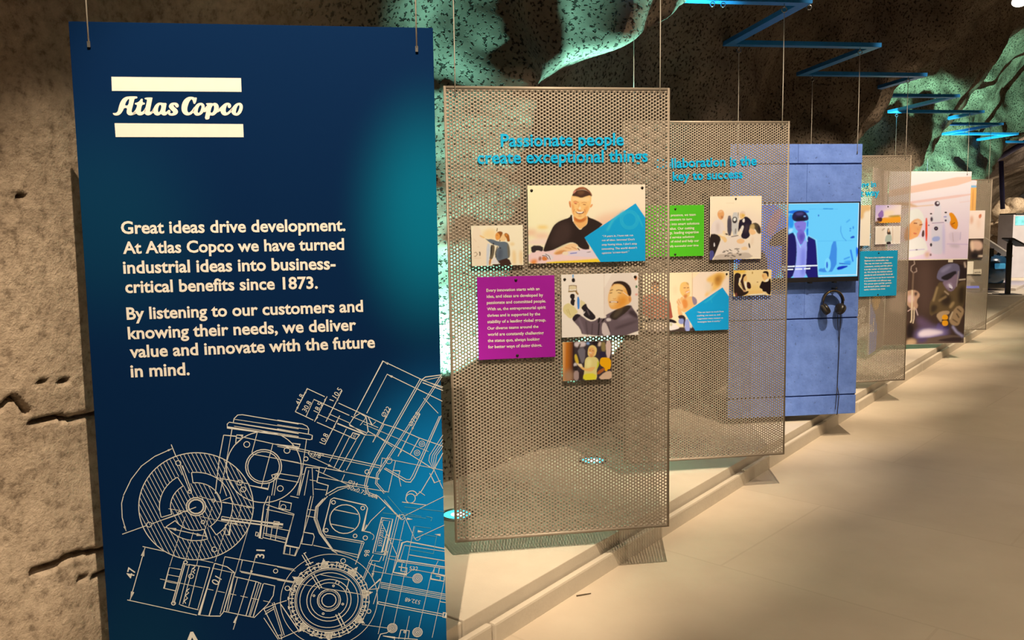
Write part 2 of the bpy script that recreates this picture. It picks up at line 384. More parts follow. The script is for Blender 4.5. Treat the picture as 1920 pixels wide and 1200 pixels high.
PN = {0: Panel(0, (0.006, -0.0043, -0.0055, -0.0221, 0.0073, 0, -0.0022)), 1: Panel(1, (-0.0002, -0.0034, 0.0118, 0.0057, -0.0092, 0.0038, 0.0023)),
      2: Panel(2, (0.0009, -0.0103, 0.0107, -0.0002, 0, 0.003, 0.002)), 3: Panel(3, (0.0031, -0.0117, -0.0094, -0.0207, 0.0002, 0.0084, -0.0001)),
      4: Panel(4, (0.0048, -0.0056, 0.004, -0.0006, 0, 0.0049, 0.003)), 6: Panel(6, (0.0038, -0.0357, 0.0056, -0.0027, 0.0268, 0.0185, -0.0069)),
      7: Panel(7, (0.0043, 0.0084, -0.0201, 0, 0, -0.0043, -0.0006))}
# perforated sheet, holes cut as real openings, staggered columns
M_PERF = plain('perforated_steel', (0.31, 0.272, 0.23), rough=0.5, metal=0.25, var=0.06, scale=6)
def perf_mesh(W=0.9965, H=1.9793, cols=75, rows=128, th=0.0018, hr=0.0047, sides=8):
    mx, mz = 0.010, 0.014
    cw = (W-2*mx)/cols; p = (H-2*mz)/(rows+0.5)
    ang = [2*math.pi*k/sides+math.pi/sides for k in range(sides)]
    cir = np.array([(hr*math.cos(a), hr*math.sin(a)) for a in ang])
    rect = []
    for a in ang:
        c, s_ = math.cos(a), math.sin(a); k = min(cw/2/abs(c) if abs(c) > 1e-6 else 9, p/2/abs(s_) if abs(s_) > 1e-6 else 9); rect.append((c*k, s_*k))
    rect = np.array(rect)
    # snap the diagonal rays to the corners so neighbours share edges
    for q in range(sides):
        pass
    corners = np.array([(cw/2, p/2), (-cw/2, p/2), (-cw/2, -p/2), (cw/2, -p/2)])
    ring = [(math.atan2(y_, x_), (x_, y_)) for x_, y_ in rect]+[(math.atan2(y_, x_), (x_, y_)) for x_, y_ in corners]
    ring.sort(); ringp = np.array([r_[1] for r_ in ring]); nr = len(ringp)
    # each ring point joins its nearest circle vertex
    near = [int(np.argmin(((cir/np.linalg.norm(cir, axis=1)[:, None]-r_/np.linalg.norm(r_))**2).sum(1))) for r_ in ringp]
    faces = []
    for a in range(nr):
        b = (a+1) % nr; ca, cb = near[a], near[b]
        if ca == cb: faces.append((a, b, nr+ca))
        else: faces.append((a, b, nr+cb, nr+ca))
    cell = np.vstack([ringp, cir]); nv = len(cell)
    ii, jj = np.meshgrid(np.arange(cols), np.arange(rows), indexing='ij'); ii = ii.ravel(); jj = jj.ravel()
    cx = mx+(ii+0.5)*cw; cz = mz+(jj+0.5)*p+np.where(ii % 2 == 0, 0, p/2)
    C = len(cx)
    P = np.zeros((C, 2*nv, 3)); P[:, :nv, 0] = cx[:, None]+cell[:, 0]; P[:, :nv, 2] = cz[:, None]+cell[:, 1]
    P[:, nv:] = P[:, :nv]; P[:, nv:, 1] = th
    loops = []; tot = []
    for fc in faces:
        loops.append(fc); loops.append(tuple(nv+k for k in reversed(fc)))
    for k in range(sides):
        k2 = (k+1) % sides; loops.append((nr+k, nr+k2, nv+nr+k2, nv+nr+k))
    lt = np.array([len(f_) for f_ in loops]); lv = np.array([k for f_ in loops for k in f_])
    LV = (lv[None, :]+(np.arange(C)*2*nv)[:, None]).ravel(); LT = np.tile(lt, C)
    V = P.reshape(-1, 3)
    # solid margins
    b = MB(); b.box((0, 0, 0), (mx, th, H)); b.box((W-mx, 0, 0), (W, th, H)); b.box((mx, 0, 0), (W-mx, th, mz)); b.box((mx, 0, H-mz), (W-mx, th, H))
    for i in range(cols):
        x0 = mx+i*cw
        if i % 2 == 0: b.box((x0, 0, H-mz-p/2), (x0+cw, th, H-mz))
        else: b.box((x0, 0, mz), (x0+cw, th, mz+p/2))
    n0 = len(V); V = np.vstack([V, np.array(b.v)]); LV = np.r_[LV, np.array([k for f_ in b.f for k in f_])+n0]; LT = np.r_[LT, [len(f_) for f_ in b.f]]
    me = bpy.data.meshes.new('sheet'); me.vertices.add(len(V)); me.vertices.foreach_set('co', V.ravel())
    me.loops.add(len(LV)); me.loops.foreach_set('vertex_index', LV.astype(np.int32)); me.polygons.add(len(LT)); me.polygons.foreach_set('loop_start', np.r_[0, np.cumsum(LT)[:-1]].astype(np.int32))
    me.update(calc_edges=True); me.materials.append(M_PERF)
    return me
PERF = perf_mesh()
M_CYANTXT = plain('cyan_lettering', (0.0, 0.46, 0.95), rough=0.4, var=0.03)
M_WHITETXT = plain('white_lettering', (0.82, 0.82, 0.80), rough=0.5, var=0.02)
def perf_panel(i, label, lines):
    P = PN[i]; t = thing('perforated_panel', P.mat(), label, 'display panel', 'perforated metal panels hanging in the row')
    sh = bpy.data.objects.new('sheet', PERF); link(sh, t); sh.scale = (P.W/0.9965, 1, P.H/1.9793)
    if lines:
        for txt, a, b_ in lines:
            m = MB(); u0, w0 = P.uv(*a); u1, w1 = P.uv(*b_)
            letters(m, txt, u0, w0, u1, w1, -0.006, bold=0.018, depth=0.005)
            m.build('heading_line', M_CYANTXT, t)
    return t
perf_panel(1, 'perforated metal panel with raised cyan heading Passionate people create exceptional things', [('Passionate people', (939, 275), (1169, 272.5)), ('create exceptional things', (895, 307), (1214, 303))])
perf_panel(2, 'perforated metal panel headed Collaboration is the key to success', [('Collaboration is the', (1228, 316), (1418, 309.5)), ('key to success', (1261, 339), (1392, 334))])
perf_panel(4, 'perforated metal panel with teal text board, standing behind the blue concrete panel', [('Leading in', (1586, 353), (1642, 350.3)), ('the right way', (1562, 371), (1648, 366.5))])
perf_panel(7, 'grey perforated panel farthest down the row, behind the panel with the welder photo', [])
# ------------------------------------------------------------------ the big blue text panel in front
def crop(x0, y0, k): return lambda x, y: (x0+x/k, y0+y/k)
def chaikin(p, n=1):
    p = [np.array(q, float) for q in p]
    for _ in range(n):
        q = []
        for a, b in zip(p, p[1:]+p[:1]): q += [a*0.75+b*0.25, a*0.25+b*0.75]
        p = q
    return p
def fill(mb, rings, y, mi=0):                # flat shape with holes, rings are (u,w) lists
    from mathutils.geometry import tessellate_polygon
    pts = [p for r in rings for p in r]
    tri = tessellate_polygon([[Vector((p[0], p[1], 0)) for p in r] for r in rings])
    fs = []
    for a, b, c in tri:
        A, B, Cc = pts[a], pts[b], pts[c]
        cr = (B[0]-A[0])*(Cc[1]-A[1])-(B[1]-A[1])*(Cc[0]-A[0])
        fs.append((a, b, c) if cr > 0 else (a, c, b))
    mb.add([(p[0], y, p[1]) for p in pts], fs, mi)
def ribbon(mb, pts, wd, y, closed=False, mi=0):
    p = [np.array(q, float) for q in pts]
    if closed: p = p+[p[0]]
    n = len(p); L = []; R = []
    for k in range(n):
        a = p[max(k-1, 0)]; b = p[min(k+1, n-1)]
        if closed and k in (0, n-1): a = p[-2]; b = p[1]
        d = b-a; d = d/(np.hypot(*d)+1e-9); nn = np.array([-d[1], d[0]])*wd/2
        # keep the width at bends
        e = (p[min(k+1, n-1)]-p[k]) if k < n-1 else (p[k]-p[k-1]); e = e/(np.hypot(*e)+1e-9)
        c = max(0.35, abs(d@e)); nn = nn/c
        L.append(p[k]+nn); R.append(p[k]-nn)
    vs = [(q[0], y, q[1]) for q in L]+[(q[0], y, q[1]) for q in R]
    mb.add(vs, [(k, n+k, n+k+1, k+1) for k in range(n-1)], mi)

P0 = PN[0]
def blue_mat():
    m, nt, b = new_mat('blue_print'); L = nt.links.new
    tc = N(nt, 'ShaderNodeTexCoord')
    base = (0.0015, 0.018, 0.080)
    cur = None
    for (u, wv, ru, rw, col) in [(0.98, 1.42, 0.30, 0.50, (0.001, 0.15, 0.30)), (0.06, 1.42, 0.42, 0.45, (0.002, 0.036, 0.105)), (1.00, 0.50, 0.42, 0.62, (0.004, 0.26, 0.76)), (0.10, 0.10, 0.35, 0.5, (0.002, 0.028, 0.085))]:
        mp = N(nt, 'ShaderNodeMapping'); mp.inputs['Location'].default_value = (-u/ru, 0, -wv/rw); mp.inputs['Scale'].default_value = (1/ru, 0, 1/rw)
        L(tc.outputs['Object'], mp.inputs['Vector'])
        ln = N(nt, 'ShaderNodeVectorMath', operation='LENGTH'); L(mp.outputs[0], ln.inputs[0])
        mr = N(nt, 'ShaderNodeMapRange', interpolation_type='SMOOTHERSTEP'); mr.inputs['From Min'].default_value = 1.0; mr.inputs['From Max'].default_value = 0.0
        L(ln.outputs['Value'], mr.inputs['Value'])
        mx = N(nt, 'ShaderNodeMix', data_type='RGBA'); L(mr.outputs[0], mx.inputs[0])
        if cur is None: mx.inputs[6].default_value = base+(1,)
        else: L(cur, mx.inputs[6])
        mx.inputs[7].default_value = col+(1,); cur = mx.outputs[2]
    L(cur, b.inputs['Base Color']); b.inputs['Roughness'].default_value = 0.8; b.inputs['Specular IOR Level'].default_value = 0.04
    return m
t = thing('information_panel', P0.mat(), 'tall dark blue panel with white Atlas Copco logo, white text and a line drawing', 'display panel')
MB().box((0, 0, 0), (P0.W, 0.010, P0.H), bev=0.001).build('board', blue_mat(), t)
def P0c(pts, c): return [P0.uv(*c(x, y)) for x, y in pts]
# logo
m = MB(); idc = lambda x, y: (x, y)
for bar in ([(209, 144), (210, 170.5), (453, 172.3), (452, 146.5)], [(215, 231), (217, 257), (457, 257.3), (456, 232.7)]):
    fill(m, [P0c(bar, idc)], -0.0008)
c1, c2 = crop(200, 165, 14.2222), crop(330, 165, 14.2222)
LOGO1 = [
 [[(165,665),(210,672),(262,660),(300,620),(320,530),(350,420),(400,320),(470,255),(560,225),(800,222),(825,240),(815,280),(750,285),(735,330),(700,480),(665,610),(672,650),(705,655),(770,620),(780,670),(760,695),(700,725),(620,735),(555,705),(530,640),(550,535),(465,535),(430,620),(370,700),(300,735),(220,735),(175,705)], [(578,470),(487,465),(508,400),(550,325),(612,278)]],
 [[(752,400),(755,442),(815,450),(800,520),(760,600),(705,655),(690,725),(760,700),(795,680),(830,720),(890,735),(960,720),(1012,680),(1045,600),(1035,520),(990,600),(940,640),(912,632),(918,580),(945,450),(1018,440),(1024,395),(958,385),(968,285),(915,288),(890,335),(830,385)]],
 [[(1010,260),(1015,300),(1085,310),(1060,420),(1035,530),(1005,600),(1000,670),(1045,715),(1100,735),(1180,715),(1245,650),(1260,540),(1225,590),(1185,635),(1155,635),(1160,590),(1220,290),(1225,250)]],
 [[(1605,400),(1500,400),(1450,388),(1370,395),(1300,450),(1240,560),(1190,640),(1200,690),(1250,660),(1280,710),(1340,738),(1400,730),(1455,690),(1480,720),(1530,738),(1590,725),(1630,680),(1640,600),(1600,630),(1575,640),(1565,620),(1590,480)], [(1450,455),(1415,450),(1385,500),(1368,580),(1375,640),(1400,650),(1440,590),(1462,500)]],
 [[(1660,470),(1700,410),(1780,385),(1870,395),(1920,435),(1925,495),(1890,528),(1845,510),(1825,470),(1800,445),(1785,470),(1800,500),(1870,560),(1905,610),(1900,670),(1850,720),(1760,742),(1680,735),(1635,695),(1620,640),(1630,595),(1665,580),(1700,600),(1705,635),(1690,660),(1720,680),(1765,670),(1775,640),(1745,610),(1690,560),(1660,510)]]]
LOGO2 = [
 [[(560,250),(495,258),(460,240),(390,230),(310,245),(220,310),(165,410),(145,520),(155,620),(210,705),(300,738),(400,715),(480,640),(505,480),(450,560),(400,625),(350,658),(320,645),(300,590),(310,490),(350,380),(400,305),(430,305),(455,360),(472,428),(520,420),(550,330)]],
 [[(650,390),(560,420),(500,500),(440,620),(465,665),(520,735),(600,740),(680,710),(745,630),(770,545),(765,460),(720,405)], [(660,455),(625,480),(590,560),(575,640),(600,670),(640,640),(675,550),(685,480)]],
 [[(762,540),(850,440),(830,620),(730,660)]],
 [[(800,405),(805,442),(840,450),(800,660),(762,840),(888,842),(905,725),(940,738),(1010,735),(1090,670),(1140,580),(1145,490),(1110,420),(1040,390),(980,412),(950,400)], [(1000,465),(1020,500),(1010,590),(975,655),(935,660),(920,640),(940,550),(970,480)]],
 [[(1145,555),(1090,660),(1140,640),(1190,610),(1200,670),(1250,725),(1330,740),(1420,700),(1490,620),(1510,510),(1420,610),(1365,655),(1340,655),(1325,610),(1335,530),(1365,455),(1385,460),(1375,490),(1395,530),(1430,540),(1465,515),(1475,465),(1450,415),(1390,390),(1310,405),(1240,460)]],
 [[(1690,390),(1590,420),(1510,510),(1440,610),(1475,640),(1510,705),(1570,738),(1650,740),(1730,680),(1780,570),(1785,470),(1750,410)], [(1680,455),(1645,480),(1610,570),(1595,650),(1610,680),(1650,640),(1690,540),(1695,480)]]]
for shapes, c in ((LOGO1, c1), (LOGO2, c2)):
    for rings in shapes:
        fill(m, [[P0.uv(*c(*q)) for q in chaikin(r)] for r in rings], -0.0008)
m.build('logo', M_WHITETXT, t)
PARA = [('Great ideas drive development.', (227.5, 438), (648, 432.5)), ('At Atlas Copco we have turned', (231, 475.4), (645.5, 468)), ('industrial ideas into business-', (231.5, 512.6), (629.5, 504.5)),
                   ('critical benefits since 1873.', (235.4, 548.9), (596, 540.5)), ('By listening to our customers and', (238, 599), (681, 584)), ('knowing their needs, we deliver', (240.5, 635.6), (668, 619)),
                   ('value and innovate with the future', (244, 670.4), (703.4, 651.5)), ('in mind.', (245.6, 707), (356, 702.5))]
for part in (PARA[:4], PARA[4:]):
    m = MB()
    for txt, a, b_ in part: letters(m, txt, *P0.uv(*a), *P0.uv(*b_), -0.0008, bold=0.024)
    m.build('paragraph', M_WHITETXT, t)
# technical drawing, fine white lines
M_LINE = plain('drawing_line', (0.70, 0.74, 0.76), rough=0.5, var=0.02)
M_LINE2 = plain('faint_drawing_line', (0.10, 0.40, 0.62), rough=0.5, var=0.02)
D = MB(); YD = -0.0006; PXM = 1/655.0
def ln(c, pts, wpx=1.5, closed=False, mi=0): ribbon(D, P0c(pts, c), wpx*PXM, YD, closed, mi)
def dbl(c, pts, off=9, wpx=1.3):              # two parallel lines, off in crop pixels
    p = [np.array(q, float) for q in pts]; o = []
    for k in range(len(p)):
        d = p[min(k+1, len(p)-1)]-p[max(k-1, 0)]; d = d/np.hypot(*d); o.append(p[k]+np.array([-d[1], d[0]])*off)
    ln(c, pts, wpx); ln(c, [tuple(q) for q in o], wpx)
def circ(c, x, y, r, wpx=1.5, a0=0, a1=360, n=None, mi=0):
    cu, cw = P0.uv(*c(x, y)); eu, _ = P0.uv(*c(x+r, y)); gu, _ = P0.uv(*c(x-r, y)); R = (eu-gu)/2; cu = (eu+gu)/2
    n = n or max(14, int(R*500)); full = a1-a0 >= 360
    pts = [(cu+R*math.cos(math.radians(a)), cw+R*math.sin(math.radians(a))) for a in np.linspace(a0, a1, n+(0 if full else 1), endpoint=not full)]
    ribbon(D, pts, wpx*PXM, YD, full, mi); return cu, cw, R
def arrow(c, a, b, s=26):                     # solid arrow head at a, coming from b
    a = np.array(a, float); b = np.array(b, float); d = (b-a)/np.hypot(*(b-a)); n_ = np.array([-d[1], d[0]])
    fill(D, [P0c([tuple(a), tuple(a+d*s+n_*s*0.2), tuple(a+d*s-n_*s*0.2)], c)], YD)
def dtext(c, s, a, b, bold=0.0): letters(D, s, *P0.uv(*c(*a)), *P0.uv(*c(*b)), YD, bold=bold)
a3, a4, a5, a6 = crop(200, 660, 4.4444), crop(520, 660, 4.4444), crop(200, 930, 4.4444), crop(520, 930, 4.4444)
# hatched flange
cu, cw, R1 = circ(a5, 745, 88, 478, 1.7)
r_ = lambda px: R1*px/478.0
for rr, w_ in ((18.5*4.44, 2.0), (13.8*4.44, 1.8), (15.5*4.44, 0.8)): circ(a5, 745, 88, rr, w_)
for a0, a1 in ((-60, 95), (118, 195), (212, 285)):
    circ(a5, 745, 88, 305, 1.5, a0, a1); circ(a5, 745, 88, 213, 1.5, a0, a1)
    for a in (a0, a1):
        q = math.radians(a); ribbon(D, [(cu+r_(213)*math.cos(q), cw+r_(213)*math.sin(q)), (cu+r_(305)*math.cos(q), cw+r_(305)*math.sin(q))], 1.5*PXM, YD)
ha = math.radians(-67); hd = np.array([math.cos(ha), math.sin(ha)]); hn = np.array([-hd[1], hd[0]])
for k in np.arange(-R1, R1, R1/15.5):
    def chord(R): return math.sqrt(R*R-k*k) if R > abs(k) else 0
    o_, i1, i2, i0 = chord(R1), chord(r_(305)), chord(r_(213)), chord(r_(82))
    for s0, s1 in ((-o_, -i1), (i1, o_), (-i2, -i0), (i0, i2)):
        if s1-s0 > 0.004:
            A = hn*k+hd*s0; B = hn*k+hd*s1; ribbon(D, [(cu+A[0], cw+A[1]), (cu+B[0], cw+B[1])], 0.9*PXM, YD)
for q, r in (((597, 925), 22), ((1108, 1088), 22), ((1138, 1145), 22), ((693, 1163), 15), ((1168, 770), 25), ((1503, 820), 25), ((1447, 1137), 25)): circ(a3, *q, r, 1.4)
for q, r in (((355, 238), 22), ((897, 445), 22), ((607, 140), 12), ((802, 217), 15), ((890, 38), 14), ((1408, 625), 18)): circ(a5, *q, r, 1.4)
ln(a3, [(545, 805), (400, 870), (290, 950), (205, 1060), (140, 1195)]); ln(a5, [(140, 0), (125, 60), (130, 180), (162, 290)]); arrow(a3, (548, 803), (480, 835), 40); arrow(a5, (165, 295), (140, 230), 45)
ln(a3, [(538, 770), (580, 875)]); ln(a3, [(610, 945), (693, 1160)]); ln(a3, [(632, 945), (705, 1150)]); ln(a5, [(130, 318), (335, 245)]); ln(a5, [(375, 232), (745, 92)]); ln(a5, [(450, 205), (610, 150)], 1.2); ln(a5, [(515, 105), (670, 130)], 1.0)
ln(a5, [(475, 258), (620, 290), (830, 335)]); arrow(a5, (520, 265), (600, 285), 60); arrow(a5, (810, 332), (740, 318), 60)
for p in ([(655, 170), (525, 585)], [(722, 300), (655, 540)], [(880, 90), (800, 340), (750, 580)], [(985, 290), (905, 545)], [(1125, 60), (1100, 180)], [(1185, 255), (1070, 650)], [(780, 170), (1140, 250)], [(840, 260), (870, 350)], [(810, 280), (830, 345)]): ln(a5, p, 0.9)
ln(a5, [(960, 170), (1050, 185), (1470, 237), (1465, 262), (955, 195), (960, 170)]); ln(a5, [(990, 240), (1035, 220), (1020, 325), (985, 320), (990, 240)]); ln(a5, [(970, 50), (1230, 100)]); arrow(a5, (1225, 98), (1150, 85), 60); arrow(a5, (1040, 225), (1110, 240), 50)
ln(a5, [(770, 0), (890, 38), (1000, 60)], 1.0); ln(a5, [(960, 40), (1030, 10), (1050, 60)], 1.0)
# compressor head, upper middle
ln(a3, [(1055, 590), (1062, 555), (1092, 525), (1130, 522), (1600, 600)]); ln(a4, [(0, 566), (210, 600), (248, 618), (262, 642), (258, 682)])
for dy in (0, 32, 64): ln(a3, [(1062, 560+dy*0.9), (1600, 640+dy)], 1.1)
ln(a4, [(0, 605), (255, 645)], 1.1); ln(a4, [(0, 640), (268, 686), (292, 695), (288, 727), (270, 730), (0, 690)])
ln(a3, [(1600, 712), (1005, 628), (1005, 600), (1022, 584), (1600, 680)]); ln(a3, [(1045, 640), (1035, 700)]); ln(a3, [(975, 692), (1080, 702), (1075, 770)]); ln(a3, [(975, 692), (940, 880), (905, 1180)]); ln(a3, [(1035, 700), (1000, 900), (945, 1180)], 1.1)
circ(a3, 1310, 960, 312, 1.6); circ(a3, 1308, 955, 150, 1.8); circ(a3, 1308, 955, 133, 1.6)
ln(a3, [(1120, 705), (1600, 812)]); ln(a3, [(1600, 790), (1390, 765)], 1.1); ln(a4, [(0, 768), (860, 948)]); ln(a4, [(0, 785), (850, 965)], 1.1); ln(a4, [(200, 930), (850, 1055)]); ln(a4, [(0, 890), (200, 930)])
for p in ([(1385, 765), (1290, 1125)], [(1255, 670), (1210, 840)], [(1215, 850), (1600, 922)], [(1430, 1010), (1600, 1037)], [(1400, 1050), (1600, 1085)], [(1185, 1110), (1345, 1142), (1358, 1085)], [(1405, 1015), (1375, 1195)], [(1425, 1015), (1395, 1195)], [(915, 1045), (1010, 1065)], [(945, 1050), (1000, 1200)], [(1000, 1060), (1190, 1100)], [(1075, 770), (1140, 712)]): ln(a3, p, 1.3)
ln(a3, [(1085, 690), (1135, 695), (1125, 720), (1080, 715)], 1.2, True); ln(a4, [(130, 760), (190, 770), (180, 800), (125, 785)], 1.2, True); circ(a4, 238, 890, 18)
ln(a4, [(243, 730), (180, 1190)], 1.2); ln(a3, [(1375, 1025), (1430, 1010), (1430, 1045), (1385, 1050)], 1.2, True)
# dimension lines, upper right
ln(a4, [(640, 530), (880, 75), (1200, 228), (1375, 300)]); ln(a4, [(745, 510), (915, 185), (1375, 410)]); arrow(a4, (882, 78), (1000, 133), 45); arrow(a4, (917, 187), (1040, 245), 45)
ln(a4, [(150, 497), (250, 305), (395, 372)]); ln(a4, [(150, 497), (300, 568)]); arrow(a4, (250, 307), (200, 400), 40); arrow(a4, (152, 495), (200, 400), 40)
ln(a4, [(240, 535), (305, 395), (600, 528)]); ln(a4, [(330, 585), (620, 712)]); ln(a4, [(615, 535), (840, 630)], 1.2); ln(a4, [(345, 520), (480, 580)], 1.2); ln(a4, [(430, 515), (600, 590)], 1.2)
ln(a4, [(415, 370), (310, 580)]); ln(a4, [(540, 320), (405, 580)]); ln(a4, [(520, 530), (395, 772)]); ln(a4, [(435, 395), (470, 408)]); ln(a4, [(510, 425), (700, 512), (890, 602), (1000, 635), (1180, 715), (1380, 785)])
for a, b in (((412, 372), (380, 435)), ((318, 570), (350, 510)), ((487, 425), (520, 360)), ((425, 545), (455, 490)), ((510, 550), (485, 600)), ((460, 650), (490, 590))): arrow(a4, a, b, 36)
for s, a, b in (('41.8', (182, 440), (222, 362)), ('30.8', (240, 503), (287, 422)), ('18.5', (337, 508), (378, 434)), ('10.5', (492, 388), (543, 315)), ('10.8', (388, 770), (428, 690)), ('Ø22', (893, 545), (945, 468)), ('Ø79.8', (1120, 622), (1190, 512))): dtext(a4, s, a, b)
ln(a4, [(600, 602), (640, 540), (690, 510), (740, 542), (757, 660), (735, 690)], 1.5, True); ln(a4, [(600, 612), (740, 672)]); ln(a4, [(500, 595), (740, 692)], 2.4); ln(a4, [(630, 672), (685, 690), (655, 727), (610, 710)], 1.6, True); dtext(a4, 'G', (628, 705), (648, 713))
ln(a4, [(757, 542), (790, 610), (820, 580)], 1.1); ln(a4, [(740, 530), (730, 560), (690, 610)], 1.1); ln(a4, [(720, 600), (1260, 830)], 0.9)
for p in ([(575, 640), (435, 915)], [(605, 700), (470, 970)], [(655, 735), (510, 985)], [(728, 700), (575, 985)], [(410, 960), (385, 1010)], [(560, 1020), (535, 1080)]): ln(a4, p, 1.2)
ln(a4, [(945, 472), (795, 752)]); arrow(a4, (890, 570), (930, 500), 40); arrow(a4, (805, 730), (835, 675), 40); ln(a4, [(1190, 515), (1005, 870)]); arrow(a4, (1112, 665), (1145, 600), 40); arrow(a4, (1015, 855), (1045, 795), 40)
dbl(a4, [(1205, 232), (830, 895), (760, 1035), (742, 1110), (760, 1170), (840, 1200)], 16, 1.5); dbl(a4, [(1372, 205), (955, 845), (840, 1020), (830, 1090), (900, 1170)], 14, 1.2)
ln(a4, [(1205, 230), (1235, 208), (1372, 190)], 1.8); ln(a4, [(1210, 238), (1372, 205)], 1.2); ln(a4, [(1205, 235), (1380, 290)], 1.2); ln(a4, [(1210, 255), (1380, 320)], 1.8)
ln(a4, [(1365, 530), (1140, 1045), (1110, 1085), (1070, 1082), (890, 972)], 1.6); ln(a4, [(1350, 535), (1125, 1030), (1105, 1062), (1075, 1062), (900, 965)], 1.3)
ln(a4, [(757, 660), (1110, 855), (1300, 975)]); ln(a4, [(1108, 850), (1185, 715)]); ln(a4, [(835, 700), (900, 750), (960, 790)], 1.2); ln(a4, [(740, 690), (835, 700), (890, 602)], 1.2); ln(a4, [(1220, 385), (1340, 510)], 1.2)
for o_ in (0, 22, 40, 58): ln(a4, [(1380, 690+o_*1.7), (1270+o_, 860), (1262+o_, 905), (1295+o_*0.4, 970)], 1.1)
ln(a4, [(870, 882), (1260, 960), (1380, 985)], 1.1); ln(a4, [(875, 880), (850, 1010)], 1.1); ln(a4, [(985, 905), (925, 1170)], 1.2); ln(a4, [(960, 985), (1022, 992), (1012, 1030)], 1.2); circ(a4, 930, 905, 26, 1.0); circ(a4, 748, 998, 18)
for q in ((1205, 765), (1165, 840)): circ(a4, *q, 24, 1.1); circ(a4, *q, 10, 1.0)
ln(a4, [(1380, 840), (1290, 1010), (1200, 1160), (1150, 1200)], 1.6); ln(a4, [(1300, 970), (1380, 1140)], 1.1); ln(a4, [(1270, 1010), (1310, 1090), (1360, 1070)], 1.3); ln(a4, [(1180, 1160), (1230, 1195)], 1.1); circ(a4, 1120, 1200, 45, 1.6, 0, 180); ln(a4, [(1010, 1030), (1030, 1120)], 1.0)
ln(a4, [(270, 868), (540, 995), (850, 1060)], 1.2); dtext(a4, 'G3/8"', (250, 855), (375, 892)); arrow(a4, (470, 962), (420, 940), 50); dtext(a4, 'Ø34', (588, 1092), (662, 1118)); dtext(a4, '30x0.75 Left', (582, 1140), (830, 1225))
ln(a4, [(240, 960), (350, 968), (330, 1085), (425, 1112), (405, 1195)]); ln(a4, [(240, 960), (180, 1195)]); ln(a4, [(262, 985), (225, 1195)], 1.1); ln(a4, [(290, 965), (300, 1195)], 1.1); ln(a4, [(270, 1065), (330, 1075)], 1.1); ln(a4, [(310, 1140), (405, 1150)], 1.1); ln(a4, [(225, 1015), (205, 1020), (165, 1195)], 1.2)
ln(a4, [(320, 985), (600, 1110), (920, 1165)], 1.2); ln(a4, [(340, 1040), (760, 1120)], 1.2); ln(a4, [(400, 1190), (500, 1130), (600, 1112)], 1.6); ln(a4, [(430, 1195), (510, 1150), (600, 1120)], 1.2); ln(a4, [(560, 985), (545, 1000)], 1.2)
# crank case between the two discs
ln(a5, [(1310, 80), (1345, 0)]); ln(a5, [(1330, 70), (1560, 150), (1490, 420), (1480, 480), (1565, 497), (1590, 432), (1495, 415)]); ln(a5, [(1345, 90), (1300, 350)], 1.2); ln(a5, [(1310, 80), (1275, 350), (1300, 355)]); ln(a5, [(1245, 300), (1265, 305), (1260, 335), (1240, 330)], 1.3, True); ln(a5, [(1300, 345), (1495, 390)])
for p in ([(1310, 310), (1500, 352)], [(1320, 250), (1530, 290)], [(1320, 325), (1500, 365)], [(1380, 250), (1365, 360)], [(1425, 250), (1405, 370)], [(1330, 110), (1560, 160)], [(1360, 0), (1330, 320)], [(1445, 40), (1540, 60), (1530, 120), (1435, 100), (1445, 40)], [(1530, 0), (1600, 15)], [(1530, 430), (1525, 490)]): ln(a5, p, 1.3)
circ(a5, 1472, 92, 22, 1.2); ln(a5, [(1395, 210), (1440, 218), (1435, 245), (1390, 240)], 1.2, True)
# valve plate
ln(a6, [(445, 30), (470, 15), (735, 75), (752, 100), (710, 290), (780, 305)], 1.7); ln(a6, [(445, 30), (380, 290), (400, 325), (720, 380)], 1.7); ln(a6, [(400, 340), (715, 395)], 1.1); ln(a6, [(725, 385), (650, 570)], 1.3); ln(a6, [(705, 385), (670, 510)], 1.2); circ(a6, 562, 192, 126, 1.7)
ln(a6, [(472, 112), (672, 153)]); ln(a6, [(445, 232), (642, 272)])
for q, r in (((468, 52), 16), ((712, 100), 16), ((407, 285), 16), ((648, 332), 16), ((733, 348), 18)): circ(a6, *q, r, 1.5)
for o_ in (0, 22, 40): ln(a6, [(420-o_, 0+o_*0.6), (340-o_*0.5, 90), (330-o_*0.6, 190), (370-o_*0.5, 310), (470-o_*0.3, 455), (500, 480)], 1.3)
ln(a6, [(250, 110), (320, 120)], 1.2); ln(a6, [(245, 165), (315, 180)], 1.2); ln(a6, [(280, 0), (250, 120), (205, 390)], 1.3); ln(a6, [(300, 0), (270, 140), (180, 440)], 1.2); ln(a6, [(215, 300), (300, 315), (308, 340), (290, 410), (190, 395)], 1.4); ln(a6, [(140, 150), (60, 420), (50, 480), (150, 497), (180, 430), (70, 408)], 1.4)
ln(a6, [(300, 410), (670, 490)], 1.3); ln(a6, [(480, 455), (680, 515)], 1.1); ln(a6, [(745, 240), (720, 295)], 1.5); ln(a6, [(730, 280), (780, 205), (900, 90)], 1.3); circ(a6, 775, 340, 30, 1.0, -60, 90)
